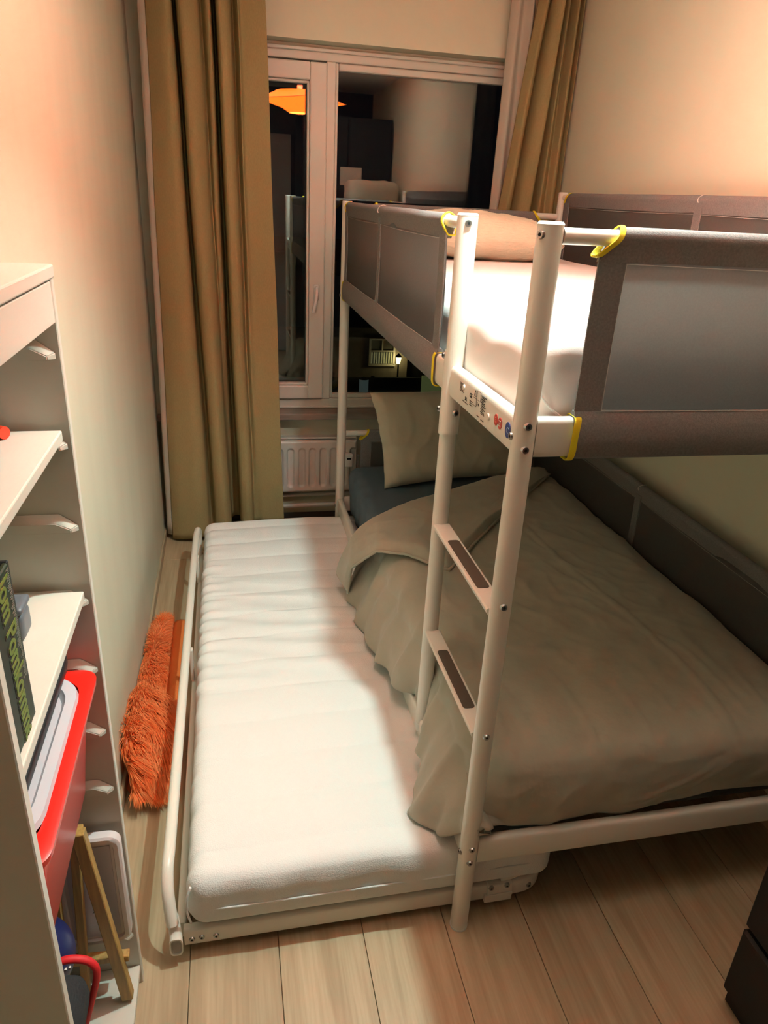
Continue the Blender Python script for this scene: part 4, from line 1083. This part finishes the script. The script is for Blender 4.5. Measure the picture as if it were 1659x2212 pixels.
gb = thing('game_box', 'dark game box with a white corner under the red box', 'box', (-.88, -.2, .058))
b = BM(); box(b, (-.95, -.21, .0585), (-.852, -.120, .268), .002); obj('box_body', b, M_gplas, gb)
b = BM(); rbox(b, (-.800, -.300, .350), (-.780, -.275, .372), .003, (3, 3, 3))
obj('white_tag', b, M_page, gb) if False else b.free()
pc = thing('pouch', 'black ribbed mesh pouch with a thick red piped edge', 'pouch', (-.83, -.29, .058))
PE = [(.0590, -.838), (.14, -.812), (.212, -.788), (.25, -.777), (.297, -.764), (.338, -.755), (.360, -.756), (.376, -.770)]
def pouchring(z, k=1.0):
    xe = lerp_table([(a, b_) for a, b_ in PE], z)[0]
    return ring(xe - .040, -.295, .040 * k, .066 * k, .030 * k, z)
b = BM(); loft(b, [pouchring(.0590, .85), pouchring(.08)] + [pouchring(.10 + .02 * i_) for i_ in range(13)] + [pouchring(.362, .97), pouchring(.376, .85), pouchring(.384, .6)])
obj('mesh_body', b, M_mesh, pc, True, 60)
b = BM(); sweep(b, smoothpath([(-.810, -.222, .384), (-.788, -.220, .386), (-.764, -.220, .378), (-.750, -.222, .362), (-.749, -.224, .338), (-.759, -.226, .297), (-.772, -.228, .25), (-.783, -.230, .212), (-.805, -.232, .14), (-.83, -.234, .066)], 6), .012, .014, (0, 1, 0), 12); obj('red_piping', b, M_redcloth, pc, True)

# ------------------------------------------------------------------ black chest of drawers, bedding on it, wardrobe and door behind the camera
ch = thing('chest_of_drawers', 'tall black chest of drawers at the foot of the bunk bed', 'chest', (.75, -.5, 0))
b = BM(); box(b, (.532, -.772, .0), (.988, -.270, 1.23), .001, 1); obj('carcass', b, M_black, ch)
for i in range(6):
    b = BM(); z0 = .052 + i * .196; box(b, (.510, -.772, z0), (.531, -.270, z0 + .184), .006, 1); obj('drawer_front', b, M_black, ch)
b = BM(); box(b, (.508, -.774, 1.23), (.989, -.268, 1.25), .001, 1); obj('top', b, M_black, ch)
for i, (z, w, lb) in enumerate(((1.253, .0, 'lowest'), (1.388, .012, 'middle'), (1.523, -.01, 'topmost'))):
    b = BM()
    hgt = .118 if i < 2 else .18
    rbox(b, (.545 + w, -.70, z), (.955 + w * .5, -.34 + w, z + hgt), .05, (30, 24, 10), lambda p, n: n * (.008 * nz(p.x * 9, p.y * 9, p.z * 9) + .006 * ridged(p.x * 6, p.y * 5, p.z * 14)) if n.z > -.5 else Vector((0, 0, 0)))
    t = thing('folded_blanket', '%s of the three folded beige blankets stacked on the black chest' % lb, 'blanket', (.75, -.5, z), 'folded blankets on the chest'); obj('cloth', b, M_pill, t, True)
wd = thing('wardrobe', 'tall black brown wardrobe standing behind the chest of drawers', 'wardrobe', (.6, -1.2, 0))
b = BM(); box(b, (.20, -1.60, 0), (.985, -.90, 2.20), .002, 1); obj('carcass', b, M_black, wd)
for x in (.205, .60):
    b = BM(); box(b, (x, -.90, .06), (x + .382, -.882, 2.19), .002, 1); dr = obj('door', b, M_black, wd)
    b = BM(); cyl(b, (x + (.35 if x < .5 else .03), -.87, 1.0), (x + (.35 if x < .5 else .03), -.87, 1.18), .006, n=10); obj('handle', b, M_steel, dr)
b = BM(); box(b, (.53, -.8815, 1.665), (.72, -.8795, 1.81)); tag(obj('paper_sheet', b, M_page), 'white sheet of paper stuck to the wardrobe door', 'paper')
dr = bpy.data.objects.new('door_1', None); COL.objects.link(dr); dr['kind'] = 'structure'; dr.location = (0, YB, 0); ROOTLOC['door_1'] = Vector((0, YB, 0))
M_doorp = mat('grey_door_paint', (0.42, 0.38, 0.35), 0.5)
b = BM(); box(b, (-.55, YB + .001, 0.004), (.185, YB + .045, 2.10), .003, 1); dl = obj('door_leaf', b, M_doorp, dr)
b = BM(); cyl(b, (.12, YB + .045, 1.02), (.12, YB + .085, 1.02), .009, n=12); cyl(b, (.125, YB + .085, 1.02), (.01, YB + .085, 1.02), .009, n=12); obj('door_handle', b, M_steel, dl, True, 40)

# ------------------------------------------------------------------ pendant lamp (seen mirrored in the window)
lp = thing('pendant_lamp', 'glowing orange fabric pendant lamp mirrored in the dark window', 'lamp', (LX, LY, LZ))
M_shade = emis('orange_shade_glow', (1.0, 0.115, 0.008), SHADE)
b = BM(); NT = 64
def shr(t, k): 
    c = abs(math.cos(t)); s = abs(math.sin(t)); dia = 1 / (c + s) ; return k * (.9 * dia ** 1.6 + .1)
prof = [(.072, 0, 0), (.080, .004, 0), (.130, .030, .25), (.210, .050, .6), (.335, .078, 1), (.235, .100, .6), (.180, .122, .35), (.165, .132, .1)]
R_ = []
for (r, z, w) in prof:
    row = []
    for i in range(NT):
        t = 2 * PI * i / NT; rr = r * (1 - w) + shr(t, r) * w
        zz = z + (.010 * nz(math.cos(t) * 3, math.sin(t) * 3, z * 20) * w)
        row.append(b.verts.new((LX + rr * math.cos(t), LY + rr * math.sin(t), LZ + zz)))
    R_.append(row)
for A, B_ in zip(R_, R_[1:]):
    for i in range(NT): b.faces.new([A[i], A[(i + 1) % NT], B_[(i + 1) % NT], B_[i]])
obj('shade', b, M_shade, lp, True, 60)
b = BM(); sweep(b, [(LX + .335 * 1.0 * math.cos(2 * PI * i / 64) * (shr(2 * PI * i / 64, 1)), LY + .335 * math.sin(2 * PI * i / 64) * shr(2 * PI * i / 64, 1), LZ + .078) for i in range(64)], .004, .004, n=6, closed=True); obj('shade_rim', b, M_felt, lp)
b = BM(); cyl(b, (LX, LY, LZ + .172), (LX, LY, CZ), .003, n=8); obj('cord', b, M_cap, lp)
b = BM(); cyl(b, (LX, LY, LZ + .130), (LX, LY, LZ + .172), .018, n=16); obj('socket', b, M_cap, lp)
b = BM(); cyl(b, (LX, LY, CZ - .03), (LX, LY, CZ - .001), .045, .05, 20); obj('ceiling_rose', b, M_cap, lp)
b = BM(); bmesh.ops.create_uvsphere(b, u_segments=20, v_segments=12, radius=.024); [setattr(v, 'co', v.co + Vector((LX, LY, LZ + .110))) for v in b.verts]
bo = obj('bulb', b, emis('bulb_glow', (1, .86, .6), 12), lp, True)
bulb_light.location = (LX, LY, LZ + .060)
bulb_light.parent = lp; bulb_light.matrix_parent_inverse = Matrix.Translation((-LX, -LY, -LZ))
